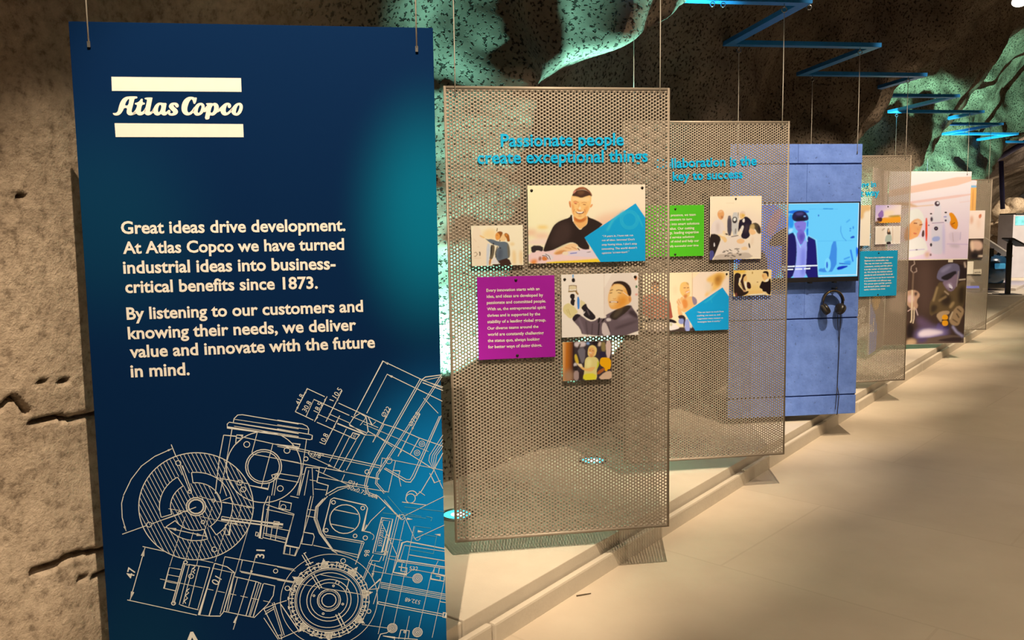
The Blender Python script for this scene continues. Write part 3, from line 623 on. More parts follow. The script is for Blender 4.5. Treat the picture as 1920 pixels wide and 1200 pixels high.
# toothed wheel
gx, gy = 430, 868
for r, w_ in ((405, 1.1), (283, 1.8), (270, 0.9), (243, 1.3), (185, 1.5), (155, 1.3), (97, 1.7), (84, 0.9), (60, 1.7)): circ(a6, gx, gy, r, w_)
gu, gw = P0.uv(*a6(gx, gy)); gr = (P0.uv(*a6(gx+100, gy))[0]-P0.uv(*a6(gx-100, gy))[0])/200
for k in range(52):
    a = 2*math.pi*k/52; rr0, rr1 = 292*gr, (340 if k % 2 else 318)*gr; c_, s_ = math.cos(a), math.sin(a); tn = np.array([-s_, c_])
    A = np.array([gu+c_*rr0, gw+s_*rr0]); B = np.array([gu+c_*rr1, gw+s_*rr1])
    ribbon(D, [A, B], 2.0*PXM, YD); B2 = B+tn*gr*14; ribbon(D, [B-tn*gr*14, B2], 1.8*PXM, YD)
circ(a6, gx, gy, 310, 1.4); circ(a6, gx, gy, 335, 1.2)
for adeg in (95, 48, 7, -38, -92, -135, 142):
    a = math.radians(adeg); c_, s_ = math.cos(a), math.sin(a); tn = np.array([-s_, c_]); q = np.array([gu, gw]); rd = np.array([c_, s_])
    for k in range(-3, 4): ribbon(D, [q+rd*gr*285+tn*gr*k*11, q+rd*gr*(372-abs(k)*14)+tn*gr*k*7], 1.7*PXM, YD)
    ribbon(D, [q+rd*gr*300-tn*gr*38, q+rd*gr*300+tn*gr*38], 2*PXM, YD)
for q, r in (((548, 540), 20), ((532, 580), 20), ((84, 768), 20), ((132, 785), 20), ((712, 945), 20), ((762, 960), 18), ((322, 1140), 20), ((500, 722), 15), ((305, 830), 8), ((468, 748), 8), ((545, 900), 8), ((382, 980), 8)): circ(a6, *q, r, 1.4)
dbl(a6, [(305, 650), (372, 765)], 22, 1.6); dbl(a6, [(510, 975), (565, 1085)], 26, 2.0); ln(a6, [(600, 690), (570, 800)], 1.4); ln(a6, [(360, 655), (600, 700)], 1.0); ln(a6, [(372, 765), (600, 800), (705, 820)], 1.0)
dbl(a6, [(225, 480), (280, 570)], 22, 1.6); ln(a6, [(218, 480), (240, 470)], 1.6); ln(a6, [(235, 575), (300, 550)], 2.0); ln(a6, [(0, 700), (700, 820)], 0.9); ln(a6, [(0, 590), (150, 625)], 0.9)
# actuator bars and frames to the right
ln(a6, [(870, 180), (962, 192), (895, 490), (795, 475)], 1.8, True); ln(a6, [(880, 200), (938, 208), (870, 470), (815, 465)], 1.2, True); dtext(a6, '5327.0351', (868, 420), (890, 270)); dtext(a6, '98', (765, 505), (770, 450), 0.0)
ln(a6, [(1000, 150), (880, 640), (800, 900)], 1.2); ln(a6, [(1020, 150), (900, 640)], 1.2); ln(a6, [(800, 490), (760, 560), (880, 600)], 1.5); ln(a6, [(870, 500), (850, 545), (780, 535)], 1.3); ln(a6, [(790, 540), (720, 700)], 1.3); ln(a6, [(760, 570), (700, 720)], 1.1); ln(a6, [(815, 560), (790, 680)], 1.2); arrow(a6, (790, 690), (800, 620), 50)
ln(a6, [(760, 780), (860, 690), (845, 770), (760, 780)], 1.3); ln(a6, [(880, 540), (920, 400)], 1.2); ln(a6, [(880, 460), (920, 465), (915, 490)], 1.5); ln(a6, [(870, 340), (1040, 370)], 1.0)
for p in ([(840, 0), (1030, 190), (1050, 170), (1395, 0)], [(890, 30), (1000, 160)], [(1060, 170), (1145, 355), (1395, 240)], [(860, 200), (1000, 500)]): ln(a6, p, 1.2)
circ(a6, 1040, 175, 22, 1.3); circ(a6, 1168, 348, 22, 1.1, 180, 360); circ(a6, 1110, 20, 40, 1.5); ln(a6, [(1040, 50), (1240, 75)], 1.6); ln(a6, [(1060, 90), (1395, 130)], 1.1, mi=1)
for a, b in (((1075, 188), (1130, 195)), ((1165, 292), (1220, 300)), ((1360, 325), (1310, 318))): arrow(a6, b, a, 50)
for p in ([(920, 0), (1040, 140), (1200, 170)], [(880, 140), (1240, 185)], [(1150, 250), (1280, 268)], [(1150, 250), (1130, 360)], [(1110, 400), (1095, 445), (1300, 480), (1330, 320)], [(1170, 310), (1330, 340)], [(1240, 170), (1290, 180), (1280, 210)]): ln(a6, p, 1.0, mi=1)
ln(a6, [(1000, 530), (1040, 390), (1080, 378), (1400, 440)], 2.2); ln(a6, [(1020, 540), (1060, 410), (1395, 462)], 1.2); ln(a6, [(1000, 530), (965, 635), (1075, 655), (1080, 600), (1010, 590)], 1.8); ln(a6, [(1100, 490), (1400, 540)], 1.6); ln(a6, [(1000, 530), (1400, 592)], 2.2); ln(a6, [(1000, 545), (1400, 605)], 1.2); ln(a6, [(1285, 640), (1395, 665), (1385, 710), (1280, 690)], 1.8, True); ln(a6, [(1040, 560), (1030, 625), (1075, 632)], 1.3); ln(a6, [(1310, 590), (1300, 650)], 1.5); ln(a6, [(1350, 600), (1340, 660)], 1.5); ln(a6, [(1320, 665), (1360, 672), (1355, 700)], 1.2)
ln(a6, [(1080, 650), (1130, 610), (1280, 640)], 1.0); dtext(a6, '532', (1100, 618), (1170, 622))
for p in ([(1060, 200), (960, 640), (840, 1150)], [(1140, 250), (1060, 650), (970, 1070)], [(1340, 540), (1280, 660), (1180, 1100)], [(1395, 690), (1290, 1180)], [(920, 520), (1060, 550)], [(940, 500), (1010, 510)], [(790, 625), (1130, 682)], [(1060, 1200), (1100, 1000)]): ln(a6, p, 0.9)
for q in ((1168, 685), (958, 1100), (1168, 1135)):
    for r, w_ in ((40, 1.5), (30, 1.2), (20, 1.2), (9, 1.5)): circ(a6, *q, r, w_)
for o_ in (0, 14, 30, 44): ln(a6, [(860, 718+o_), (1405, 818+o_)], 1.3)
dtext(a6, '532.48', (1195, 872), (1070, 845)); ln(a6, [(840, 880), (1385, 985)], 1.5); ln(a6, [(838, 898), (1385, 1003)], 1.5); ln(a6, [(840, 880), (838, 898)], 1.5); ln(a6, [(1385, 972), (1408, 975), (1402, 1012), (1380, 1008)], 2.5, True); ln(a6, [(1355, 880), (1405, 888)], 1.5); ln(a6, [(705, 1070), (920, 1100)], 1.0)
ln(a6, [(840, 1200), (860, 1150), (910, 1140), (950, 1115)], 1.5); ln(a6, [(880, 1165), (980, 1180), (975, 1200)], 1.4); ln(a6, [(1010, 1190), (1030, 1115), (1100, 1122), (1090, 1190)], 1.3); circ(a6, 1062, 1132, 8, 1.5); ln(a6, [(980, 1180), (1170, 1195)], 1.5)
# nozzle, lower left
ln(a5, [(320, 430), (195, 868)]); arrow(a5, (318, 432), (295, 515), 70); arrow(a5, (197, 865), (222, 780), 70); ln(a5, [(300, 420), (480, 460)]); ln(a5, [(172, 865), (752, 992)]); dtext(a5, '47', (222, 690), (245, 605), 0.012); dtext(a5, '31', (1312, 520), (1318, 448), 0.012)
ln(a5, [(1245, 490), (1200, 650), (1055, 1112)], 1.2); arrow(a5, (1195, 668), (1215, 600), 50); arrow(a5, (1082, 1000), (1062, 1070), 60)
ln(a5, [(620, 612), (522, 595), (478, 768), (575, 790)]); ln(a5, [(508, 655), (605, 672)], 1.2); ln(a5, [(490, 710), (590, 730)], 1.2); ln(a5, [(445, 690), (800, 765)], 1.0)
dbl(a5, [(655, 560), (560, 895)], 14, 1.8); circ(a5, 657, 552, 15, 1.8); circ(a5, 557, 893, 16, 1.8); ln(a5, [(690, 570), (605, 905)], 1.3); ln(a5, [(665, 575), (690, 570), (735, 582)], 1.6); ln(a5, [(715, 600), (635, 900)], 1.3); circ(a5, 703, 668, 20, 1.4)
ln(a5, [(740, 585), (720, 605), (738, 615), (718, 632), (735, 645)], 1.4); ln(a5, [(690, 770), (665, 790), (685, 805), (655, 830), (675, 850), (645, 875), (660, 895)], 1.4)
ln(a5, [(700, 572), (862, 597)]); ln(a5, [(612, 905), (670, 925), (765, 948)]); ln(a5, [(770, 585), (685, 920)], 1.3); ln(a5, [(860, 597), (760, 940)], 1.3)
ln(a5, [(900, 560), (860, 690), (770, 990), (855, 1000), (945, 1000), (972, 968), (1068, 640), (1005, 590), (900, 560)], 1.7); ln(a5, [(880, 600), (1060, 640)], 1.2); ln(a5, [(945, 700), (855, 1000)], 1.2); ln(a5, [(985, 505), (925, 760), (850, 1000)], 1.0); ln(a5, [(1045, 640), (945, 985)], 1.2)
ln(a5, [(1065, 640), (1000, 960)]); ln(a5, [(1090, 680), (1015, 962)], 1.2); ln(a5, [(1068, 672), (1255, 715), (1290, 730)]); ln(a5, [(975, 960), (1170, 1000)]); ln(a5, [(1245, 715), (1160, 1000)], 1.6); ln(a5, [(1268, 720), (1185, 1003)], 1.2); ln(a5, [(1305, 730), (1220, 1010)], 1.8); ln(a5, [(1285, 728), (1195, 1005)], 1.2); ln(a5, [(1170, 1000), (1230, 1012), (1340, 905), (1388, 830), (1400, 748), (1310, 728)])
for k in range(6): ln(a5, [(830+k*95, 772+k*20), (890+k*95, 785+k*20)], 1.1)
dtext(a5, '01', (922, 748), (960, 692)); ln(a5, [(985, 505), (1560, 610)]); ln(a5, [(1130, 535), (1110, 625), (1560, 715)]); ln(a5, [(1120, 635), (1560, 722)], 1.1); ln(a5, [(770, 530), (890, 555)], 1.1)
# clamp beside the wheel
ln(a5, [(1310, 940), (1390, 905), (1500, 870)]); ln(a5, [(1395, 885), (1480, 1160)]); ln(a5, [(1380, 890), (1465, 1165)], 1.2); ln(a5, [(1310, 940), (1440, 1190)]); ln(a5, [(1320, 985), (1395, 940)]); ln(a5, [(1310, 1015), (1430, 1195)], 1.3); ln(a5, [(1440, 885), (1600, 1120)], 1.8); ln(a5, [(1440, 1190), (1600, 1120)]); ln(a5, [(1420, 1165), (1450, 1155), (1460, 1195)], 1.4); ln(a5, [(1330, 960), (1400, 920)], 1.2)
dtext(idc, 'A', (342, 1222), (382, 1219), 0.015)
D.build('technical_drawing', [M_LINE, M_LINE2], t)
# ------------------------------------------------------------------ printed photographs: a fine mesh carries the inks of each print
M_PRINT = print_mat('photo_print')
M_SCREEN = print_mat('screen_picture', rough=0.15, emit=1.0)
M_BOARD = plain('white_board_edge', (0.78, 0.76, 0.72), rough=0.5, var=0.02)
M_SCREW = plain('dark_screw', (0.05, 0.045, 0.04), rough=0.35, metal=0.8)
class Canvas:                                # w x h metres, drawn in picture-plane metres, oversampled
    def __init__(s, w, h, res):
        s.w, s.h = w, h; s.nx = max(8, int(w/res)); s.ny = max(8, int(h/res)); s.ss = 2
        s.NX, s.NY = s.nx*s.ss, s.ny*s.ss
        s.img = np.zeros((s.NY, s.NX, 3)); s.X, s.Z = np.meshgrid((np.arange(s.NX)+.5)*w/s.NX, (np.arange(s.NY)+.5)*h/s.NY)
    def mask_poly(s, p):
        p = np.asarray(p, float); m = np.zeros((s.NY, s.NX))
        i0 = max(0, int(p[:, 0].min()/s.w*s.NX)); i1 = min(s.NX, int(p[:, 0].max()/s.w*s.NX)+2); j0 = max(0, int(p[:, 1].min()/s.h*s.NY)); j1 = min(s.NY, int(p[:, 1].max()/s.h*s.NY)+2)
        if i1 <= i0 or j1 <= j0: return m
        x = s.X[j0:j1, i0:i1]; z = s.Z[j0:j1, i0:i1]; ins = np.zeros(x.shape, bool)
        for (xa, za), (xb, zb) in zip(p, np.roll(p, -1, 0)):
            if za != zb:
                c = ((za > z) != (zb > z)) & (x < (xb-xa)*(z-za)/(zb-za)+xa); ins ^= c
        m[j0:j1, i0:i1] = ins; return m
    def blur(s, m, r):                        # r in metres
        k = int(r/s.w*s.NX)
        if k < 1: return m
        for _ in range(2):
            for ax in (0, 1):
                q = np.pad(m, [(k+1, k) if a == ax else (0, 0) for a in (0, 1)], 'edge'); c = np.cumsum(q, ax); n = m.shape[ax]
                m = (np.take(c, range(2*k+1, 2*k+1+n), ax)-np.take(c, range(0, n), ax))/(2*k+1)
        return m
    def put(s, m, col): s.img = s.img*(1-m[..., None])+np.asarray(col)*m[..., None]
    def out(s): return s.img.reshape(s.ny, s.ss, s.nx, s.ss, 3).mean((1, 3))
def print_mesh(name, can, mat, parent, y, off=(0, 0)):
    nx, ny = can.nx, can.ny; im = can.out()
    # vertex colours: average of the neighbouring cells
    pad = np.pad(im, ((1, 1), (1, 1), (0, 0)), 'edge'); vc = (pad[:-1, :-1]+pad[1:, :-1]+pad[:-1, 1:]+pad[1:, 1:])/4
    U, V = np.meshgrid(np.linspace(0, can.w, nx+1)+off[0], np.linspace(0, can.h, ny+1)+off[1])
    co = np.stack([U, np.full(U.shape, y), V], 2).reshape(-1, 3); idx = np.arange((nx+1)*(ny+1)).reshape(ny+1, nx+1)
    Q = np.stack([idx[:-1, :-1], idx[:-1, 1:], idx[1:, 1:], idx[1:, :-1]], 2).reshape(-1, 4)
    me = bpy.data.meshes.new(name); me.vertices.add(len(co)); me.vertices.foreach_set('co', co.ravel()); me.loops.add(Q.size); me.loops.foreach_set('vertex_index', Q.ravel().astype(np.int32))
    me.polygons.add(len(Q)); me.polygons.foreach_set('loop_start', (np.arange(len(Q))*4).astype(np.int32)); me.update(calc_edges=True)
    a = me.color_attributes.new('print', 'FLOAT_COLOR', 'POINT'); a.data.foreach_set('color', np.concatenate([vc.reshape(-1, 3), np.ones((len(co), 1))], 1).ravel().astype(np.float32))
    me.materials.append(mat); o = bpy.data.objects.new(name, me); return link(o, parent)
def paint(P, org, can, c, layers, off, conv):
    # layer coordinates are crop coordinates of the print; P maps them to the plane of the sheet
    def U(q):
        u, w_ = P.uv(*c(*q), off); return (u-org[0], w_-org[1])
    ua, ub = U((0, 0)), U((100, 0)); k = abs(ub[0]-ua[0])/100; dn = U((0, 100)); kz = abs(dn[1]-ua[1])/100
    for L in layers:
        t_ = L[0]; bl = 0
        if t_ == 'C': c = L[1]; ua, ub, dn = U((0, 0)), U((100, 0)), U((0, 100)); k = abs(ub[0]-ua[0])/100; kz = abs(dn[1]-ua[1])/100; continue
        col = conv(L[1])
        if t_ == 'F': can.img[:] = col; continue
        if t_ == 'G':                         # gradient from colour 1 at a to colour 2 at b over a polygon (or all)
            c2 = conv(L[2]); a, b = np.array(U(L[3])), np.array(U(L[4])); d = b-a; tt = np.clip(((can.X-a[0])*d[0]+(can.Z-a[1])*d[1])/(d@d), 0, 1)[..., None]
            g = np.asarray(col)*(1-tt)+np.asarray(c2)*tt
            m = can.mask_poly([U(q) for q in L[5]]) if len(L) > 5 else np.ones(can.X.shape)
            can.img = can.img*(1-m[..., None])+g*m[..., None]; continue
        if t_ == 'P':
            bl = L[3] if len(L) > 3 else 1.2; m = can.mask_poly([U(q) for q in chaikin(L[2], 1 if bl > 0 else 0)])
        elif t_ == 'E':
            x, y, rx, ry = L[2]; bl = L[3] if len(L) > 3 else 1.0; m = can.mask_poly([U((x+rx*math.cos(q), y+ry*math.sin(q))) for q in np.linspace(0, 2*math.pi, 24, endpoint=False)])
        elif t_ == 'L':
            bl = L[4] if len(L) > 4 else 1.0; m = np.zeros(can.X.shape); pts = [np.array(q, float) for q in L[2]]; wd = L[3]
            for a, b in zip(pts[:-1], pts[1:]):
                d = b-a; l_ = np.hypot(*d)+1e-6; d = d/l_; n_ = np.array([-d[1], d[0]])*wd/2; e = d*wd*0.25
                m = np.maximum(m, can.mask_poly([U(q) for q in (a+n_-e, b+n_+e, b-n_+e, a-n_-e)]))
        if bl > 0: m = can.blur(m, bl*k*1.6)
        can.put(m, col)
BOARDS = []
def board(P, name, label, cat, corners, c, layers, res=0.0022, group=None, texts=(), screws=(), col=None, stand=0.012, tb=0.012, th=0.004, conv=ink, tmat=None):
    # corners in photograph pixels: top left, top right, bottom right, bottom left
    off = stand+th; q = [P.uv(*p, off) for p in corners]
    u0 = (q[0][0]+q[3][0])/2; u1 = (q[1][0]+q[2][0])/2; w1 = (q[0][1]+q[1][1])/2; w0 = (q[2][1]+q[3][1])/2
    t = thing(name, P.mat(u0, -off, w0), label, cat, group)
    W, H = u1-u0, w1-w0
    MB().box((0, 0, 0), (W, th, H), bev=0.0006).build('board', M_BOARD if col is None else col, t)
    if layers:
        can = Canvas(W, H, res); paint(P, (u0, w0), can, c, layers, off, conv); print_mesh('print', can, M_PRINT, t, -0.0004)
    if texts:
        m = MB()
        for s_, a, b in texts:
            A = P.uv(*c(*a), off); B = P.uv(*c(*b), off); letters(m, s_, A[0]-u0, A[1]-w0, B[0]-u0, B[1]-w0, -0.0012, bold=tb)
        m.build('text', tmat or M_WHITETXT, t)
    for s_ in screws:
        A = P.uv(*c(*s_), off); x, z = min(max(A[0]-u0, 0.012), W-0.012), min(max(A[1]-w0, 0.012), H-0.012)
        MB().lathe([(0.0045, -0.0035), (0.0065, -0.001), (0.0065, 0.0), (0.0035, 0.0005), (0.0035, off+0.001)], 12, M=Matrix.Translation((x, 0, z)) @ Matrix.Rotation(-math.pi/2, 4, 'X')).build('screw', M_SCREW, t, smooth=True)
    return t
P1, P2, P3, P4, P6, P7 = PN[1], PN[2], PN[3], PN[4], PN[6], PN[7]
cm, cf = crop(980, 340, 7.5), crop(1040, 340, 13.3333)
MAN = [('F', (255, 240, 180)), ('G', (255, 243, 182), (255, 232, 190), (100, 100), (1700, 500)), ('P', (248, 205, 160), [(1000, 520), (1200, 440), (1720, 380), (1720, 700), (1000, 700)], 30),
 ('E', (250, 200, 70), (280, 645, 80, 18), 14), ('E', (246, 196, 150), (130, 720, 70, 45), 22), ('E', (250, 208, 165), (270, 770, 110, 50), 20), ('P', (252, 222, 190), [(80, 820), (400, 800), (400, 900), (80, 900)], 15),
 ('P', (252, 214, 195), [(80, 1000), (300, 960), (1100, 940), (1120, 1170), (80, 1170)], 4), ('P', (245, 150, 70), [(110, 1100), (210, 1090), (200, 1160), (110, 1165)], 12), ('P', (252, 214, 50), [(330, 1130), (900, 1100), (1080, 1080), (1110, 1150), (330, 1165)], 5),
 ('P', (52, 42, 42), [(115, 900), (290, 905), (285, 995), (200, 965), (170, 1005), (120, 1000)], 3),
 ('P', (48, 34, 28), [(285, 995), (300, 930), (350, 800), (400, 690), (430, 630), (480, 580), (560, 540), (660, 510), (680, 460), (705, 490), (705, 560), (760, 640), (812, 690), (850, 640), (900, 610), (915, 560), (905, 475), (935, 510), (1000, 530), (1080, 570), (1140, 615), (870, 790), (960, 950), (870, 965), (790, 930), (760, 880), (690, 855), (600, 880), (500, 930), (410, 975)], 2),
 ('P', (66, 48, 40), [(480, 600), (640, 560), (700, 680), (640, 860), (420, 940), (380, 860)], 25), ('L', (34, 24, 20), [(812, 690), (815, 880)], 5),
 ('P', (246, 182, 100), [(700, 470), (910, 470), (915, 560), (890, 620), (850, 642), (812, 678), (770, 640), (705, 560)], 2), ('P', (205, 118, 48), [(715, 495), (780, 540), (860, 530), (905, 490), (880, 560), (800, 585), (730, 560)], 5),
 ('L', (255, 240, 215), [(702, 490), (712, 560)], 14),
 ('C', cf),
 ('P', (236, 160, 92), [(350, 500), (395, 485), (415, 560), (410, 665), (385, 660), (360, 590)]), ('L', (180, 90, 40), [(375, 530), (392, 640)], 12, 2), ('P', (240, 165, 95), [(910, 575), (945, 565), (955, 590), (935, 625), (905, 660), (880, 650)]),
 ('P', (252, 200, 118), [(430, 340), (405, 450), (415, 560), (430, 690), (450, 820), (500, 900), (570, 950), (640, 968), (710, 940), (790, 850), (845, 740), (890, 640), (915, 480), (920, 370), (800, 320), (600, 320)], 2),
 ('P', (255, 214, 140), [(450, 390), (640, 420), (860, 380), (900, 480), (780, 500), (560, 480), (430, 470)], 14), ('P', (240, 165, 85), [(430, 560), (490, 620), (470, 740), (500, 870), (445, 800), (425, 680)], 12), ('P', (245, 175, 95), [(760, 640), (850, 600), (830, 720), (770, 840), (720, 880), (740, 740)], 14),
 ('P', (205, 110, 50), [(470, 860), (560, 940), (640, 958), (720, 925), (790, 850), (720, 955), (640, 985), (540, 960)], 3),
 ('P', (78, 50, 34), [(430, 370), (455, 300), (500, 250), (600, 215), (720, 205), (850, 250), (930, 330), (915, 395), (890, 350), (800, 370), (665, 420), (560, 380), (480, 370)], 3),
 ('P', (150, 84, 48), [(445, 290), (500, 210), (600, 150), (700, 132), (790, 165), (880, 240), (940, 340), (925, 385), (890, 290), (780, 215), (680, 200), (560, 225), (480, 270)], 5), ('P', (214, 140, 110), [(450, 290), (490, 235), (545, 225), (520, 270), (470, 310)], 5), ('L', (95, 50, 30), [(700, 140), (800, 190), (880, 260)], 14, 2), ('L', (200, 130, 80), [(600, 160), (700, 150), (760, 180)], 14, 3),
 ('P', (112, 76, 46), [(560, 260), (640, 230), (760, 250), (700, 330), (600, 330)], 14),
 ('L', (205, 120, 60), [(470, 510), (520, 492), (600, 530)], 12, 2), ('P', (165, 55, 30), [(478, 552), (520, 545), (580, 570), (520, 572)], 2), ('E', (238, 130, 85), (520, 530, 50, 14), 6), ('L', (200, 120, 65), [(670, 540), (740, 525), (800, 540)], 12, 2), ('P', (150, 70, 35), [(690, 578), (735, 565), (800, 592), (740, 592)], 2),
 ('P', (225, 135, 65), [(545, 660), (580, 705), (640, 730), (680, 715), (650, 750), (570, 735)], 5), ('L', (230, 150, 80), [(610, 560), (600, 650)], 14, 6), ('E', (255, 225, 160), (630, 670, 26, 40), 8),
 ('P', (125, 58, 28), [(505, 745), (560, 770), (640, 775), (745, 745), (720, 800), (640, 825), (560, 810)], 1.5), ('P', (255, 238, 205), [(530, 750), (580, 765), (640, 768), (722, 755), (690, 790), (630, 800), (565, 790)], 1.5), ('L', (200, 115, 55), [(745, 700), (765, 770)], 16, 4), ('L', (215, 125, 60), [(495, 700), (480, 760)], 16, 4), ('E', (225, 145, 75), (630, 865, 50, 12), 8),
 ('C', cm),
 ('P', (252, 206, 142), [(430, 1010), (480, 960), (560, 925), (640, 885), (700, 868), (770, 890), (778, 912), (740, 920), (810, 955), (770, 980), (680, 970), (640, 1000), (560, 985), (540, 1025), (440, 1030)], 2), ('P', (222, 152, 84), [(455, 1000), (560, 960), (640, 985), (545, 1028), (450, 1032)], 6), ('L', (200, 125, 70), [(690, 920), (760, 955)], 8, 3), ('L', (215, 140, 80), [(600, 930), (680, 950)], 8, 3),
 ('P', (236, 216, 228), [(560, 1000), (640, 985), (860, 960), (990, 975), (1040, 1040), (1040, 1075), (700, 1050), (560, 1035)], 3), ('P', (60, 40, 52), [(880, 1000), (965, 985), (950, 998)], 1.5), ('L', (90, 110, 190), [(670, 1015), (760, 1005)], 12, 2), ('P', (250, 225, 180), [(560, 990), (640, 985), (640, 1040), (560, 1035)], 3), ('L', (50, 40, 40), [(775, 940), (800, 970)], 12, 2),
 ('P', (238, 220, 206), [(270, 1035), (330, 1010), (400, 1025), (445, 1080), (380, 1115), (335, 1060)], 3), ('L', (70, 45, 45), [(320, 1022), (370, 1050), (390, 1100)], 9, 1.5), ('L', (60, 40, 40), [(275, 1045), (330, 1050), (360, 1095)], 9, 1.5), ('P', (226, 130, 60), [(270, 1055), (330, 1058), (355, 1110), (275, 1120)], 3), ('P', (170, 110, 80), [(225, 1060), (265, 1055), (265, 1110), (220, 1120)], 5),
 ('P', (0, 168, 222), [(868, 790), (1588, 308), (1725, 510), (1725, 1140), (1095, 1140)], 0)]
for r in (130, 112, 95): MAN.append(('L', (50, 190, 235), [(1500+r*math.cos(a), 540+r*1.02*math.sin(a)) for a in np.linspace(0, 6.3, 30)], 7, 2))
MAN += [('L', (60, 195, 235), [(1190, 690), (1270, 540), (1420, 420)], 26, 8), ('L', (50, 190, 235), [(1620, 480), (1690, 640)], 14, 5)]
board(P1, 'photo_board', 'printed photo of a smiling man in a black shirt with a blue quote corner', 'photo print', [(988, 349), (1209.8, 345), (1209.8, 489), (992, 494.5)], cm, MAN, 0.0015, 'photo boards on the first perforated panel',
 [('“14 years in, I have not run', (1118, 785), (1552, 770)), ('out of ideas. Innovate? Don’t', (1113, 842), (1575, 828)), ('stop having ideas. I don’t stop', (1113, 904), (1605, 888)), ('innovating. The world doesn’t', (1113, 964), (1608, 945)), ('optimise ‘screen-tears’.”', (1113, 1022), (1500, 1003))], [(125, 130), (1680, 92)], tb=0.0)
cg = crop(1040, 505, 9.2303)
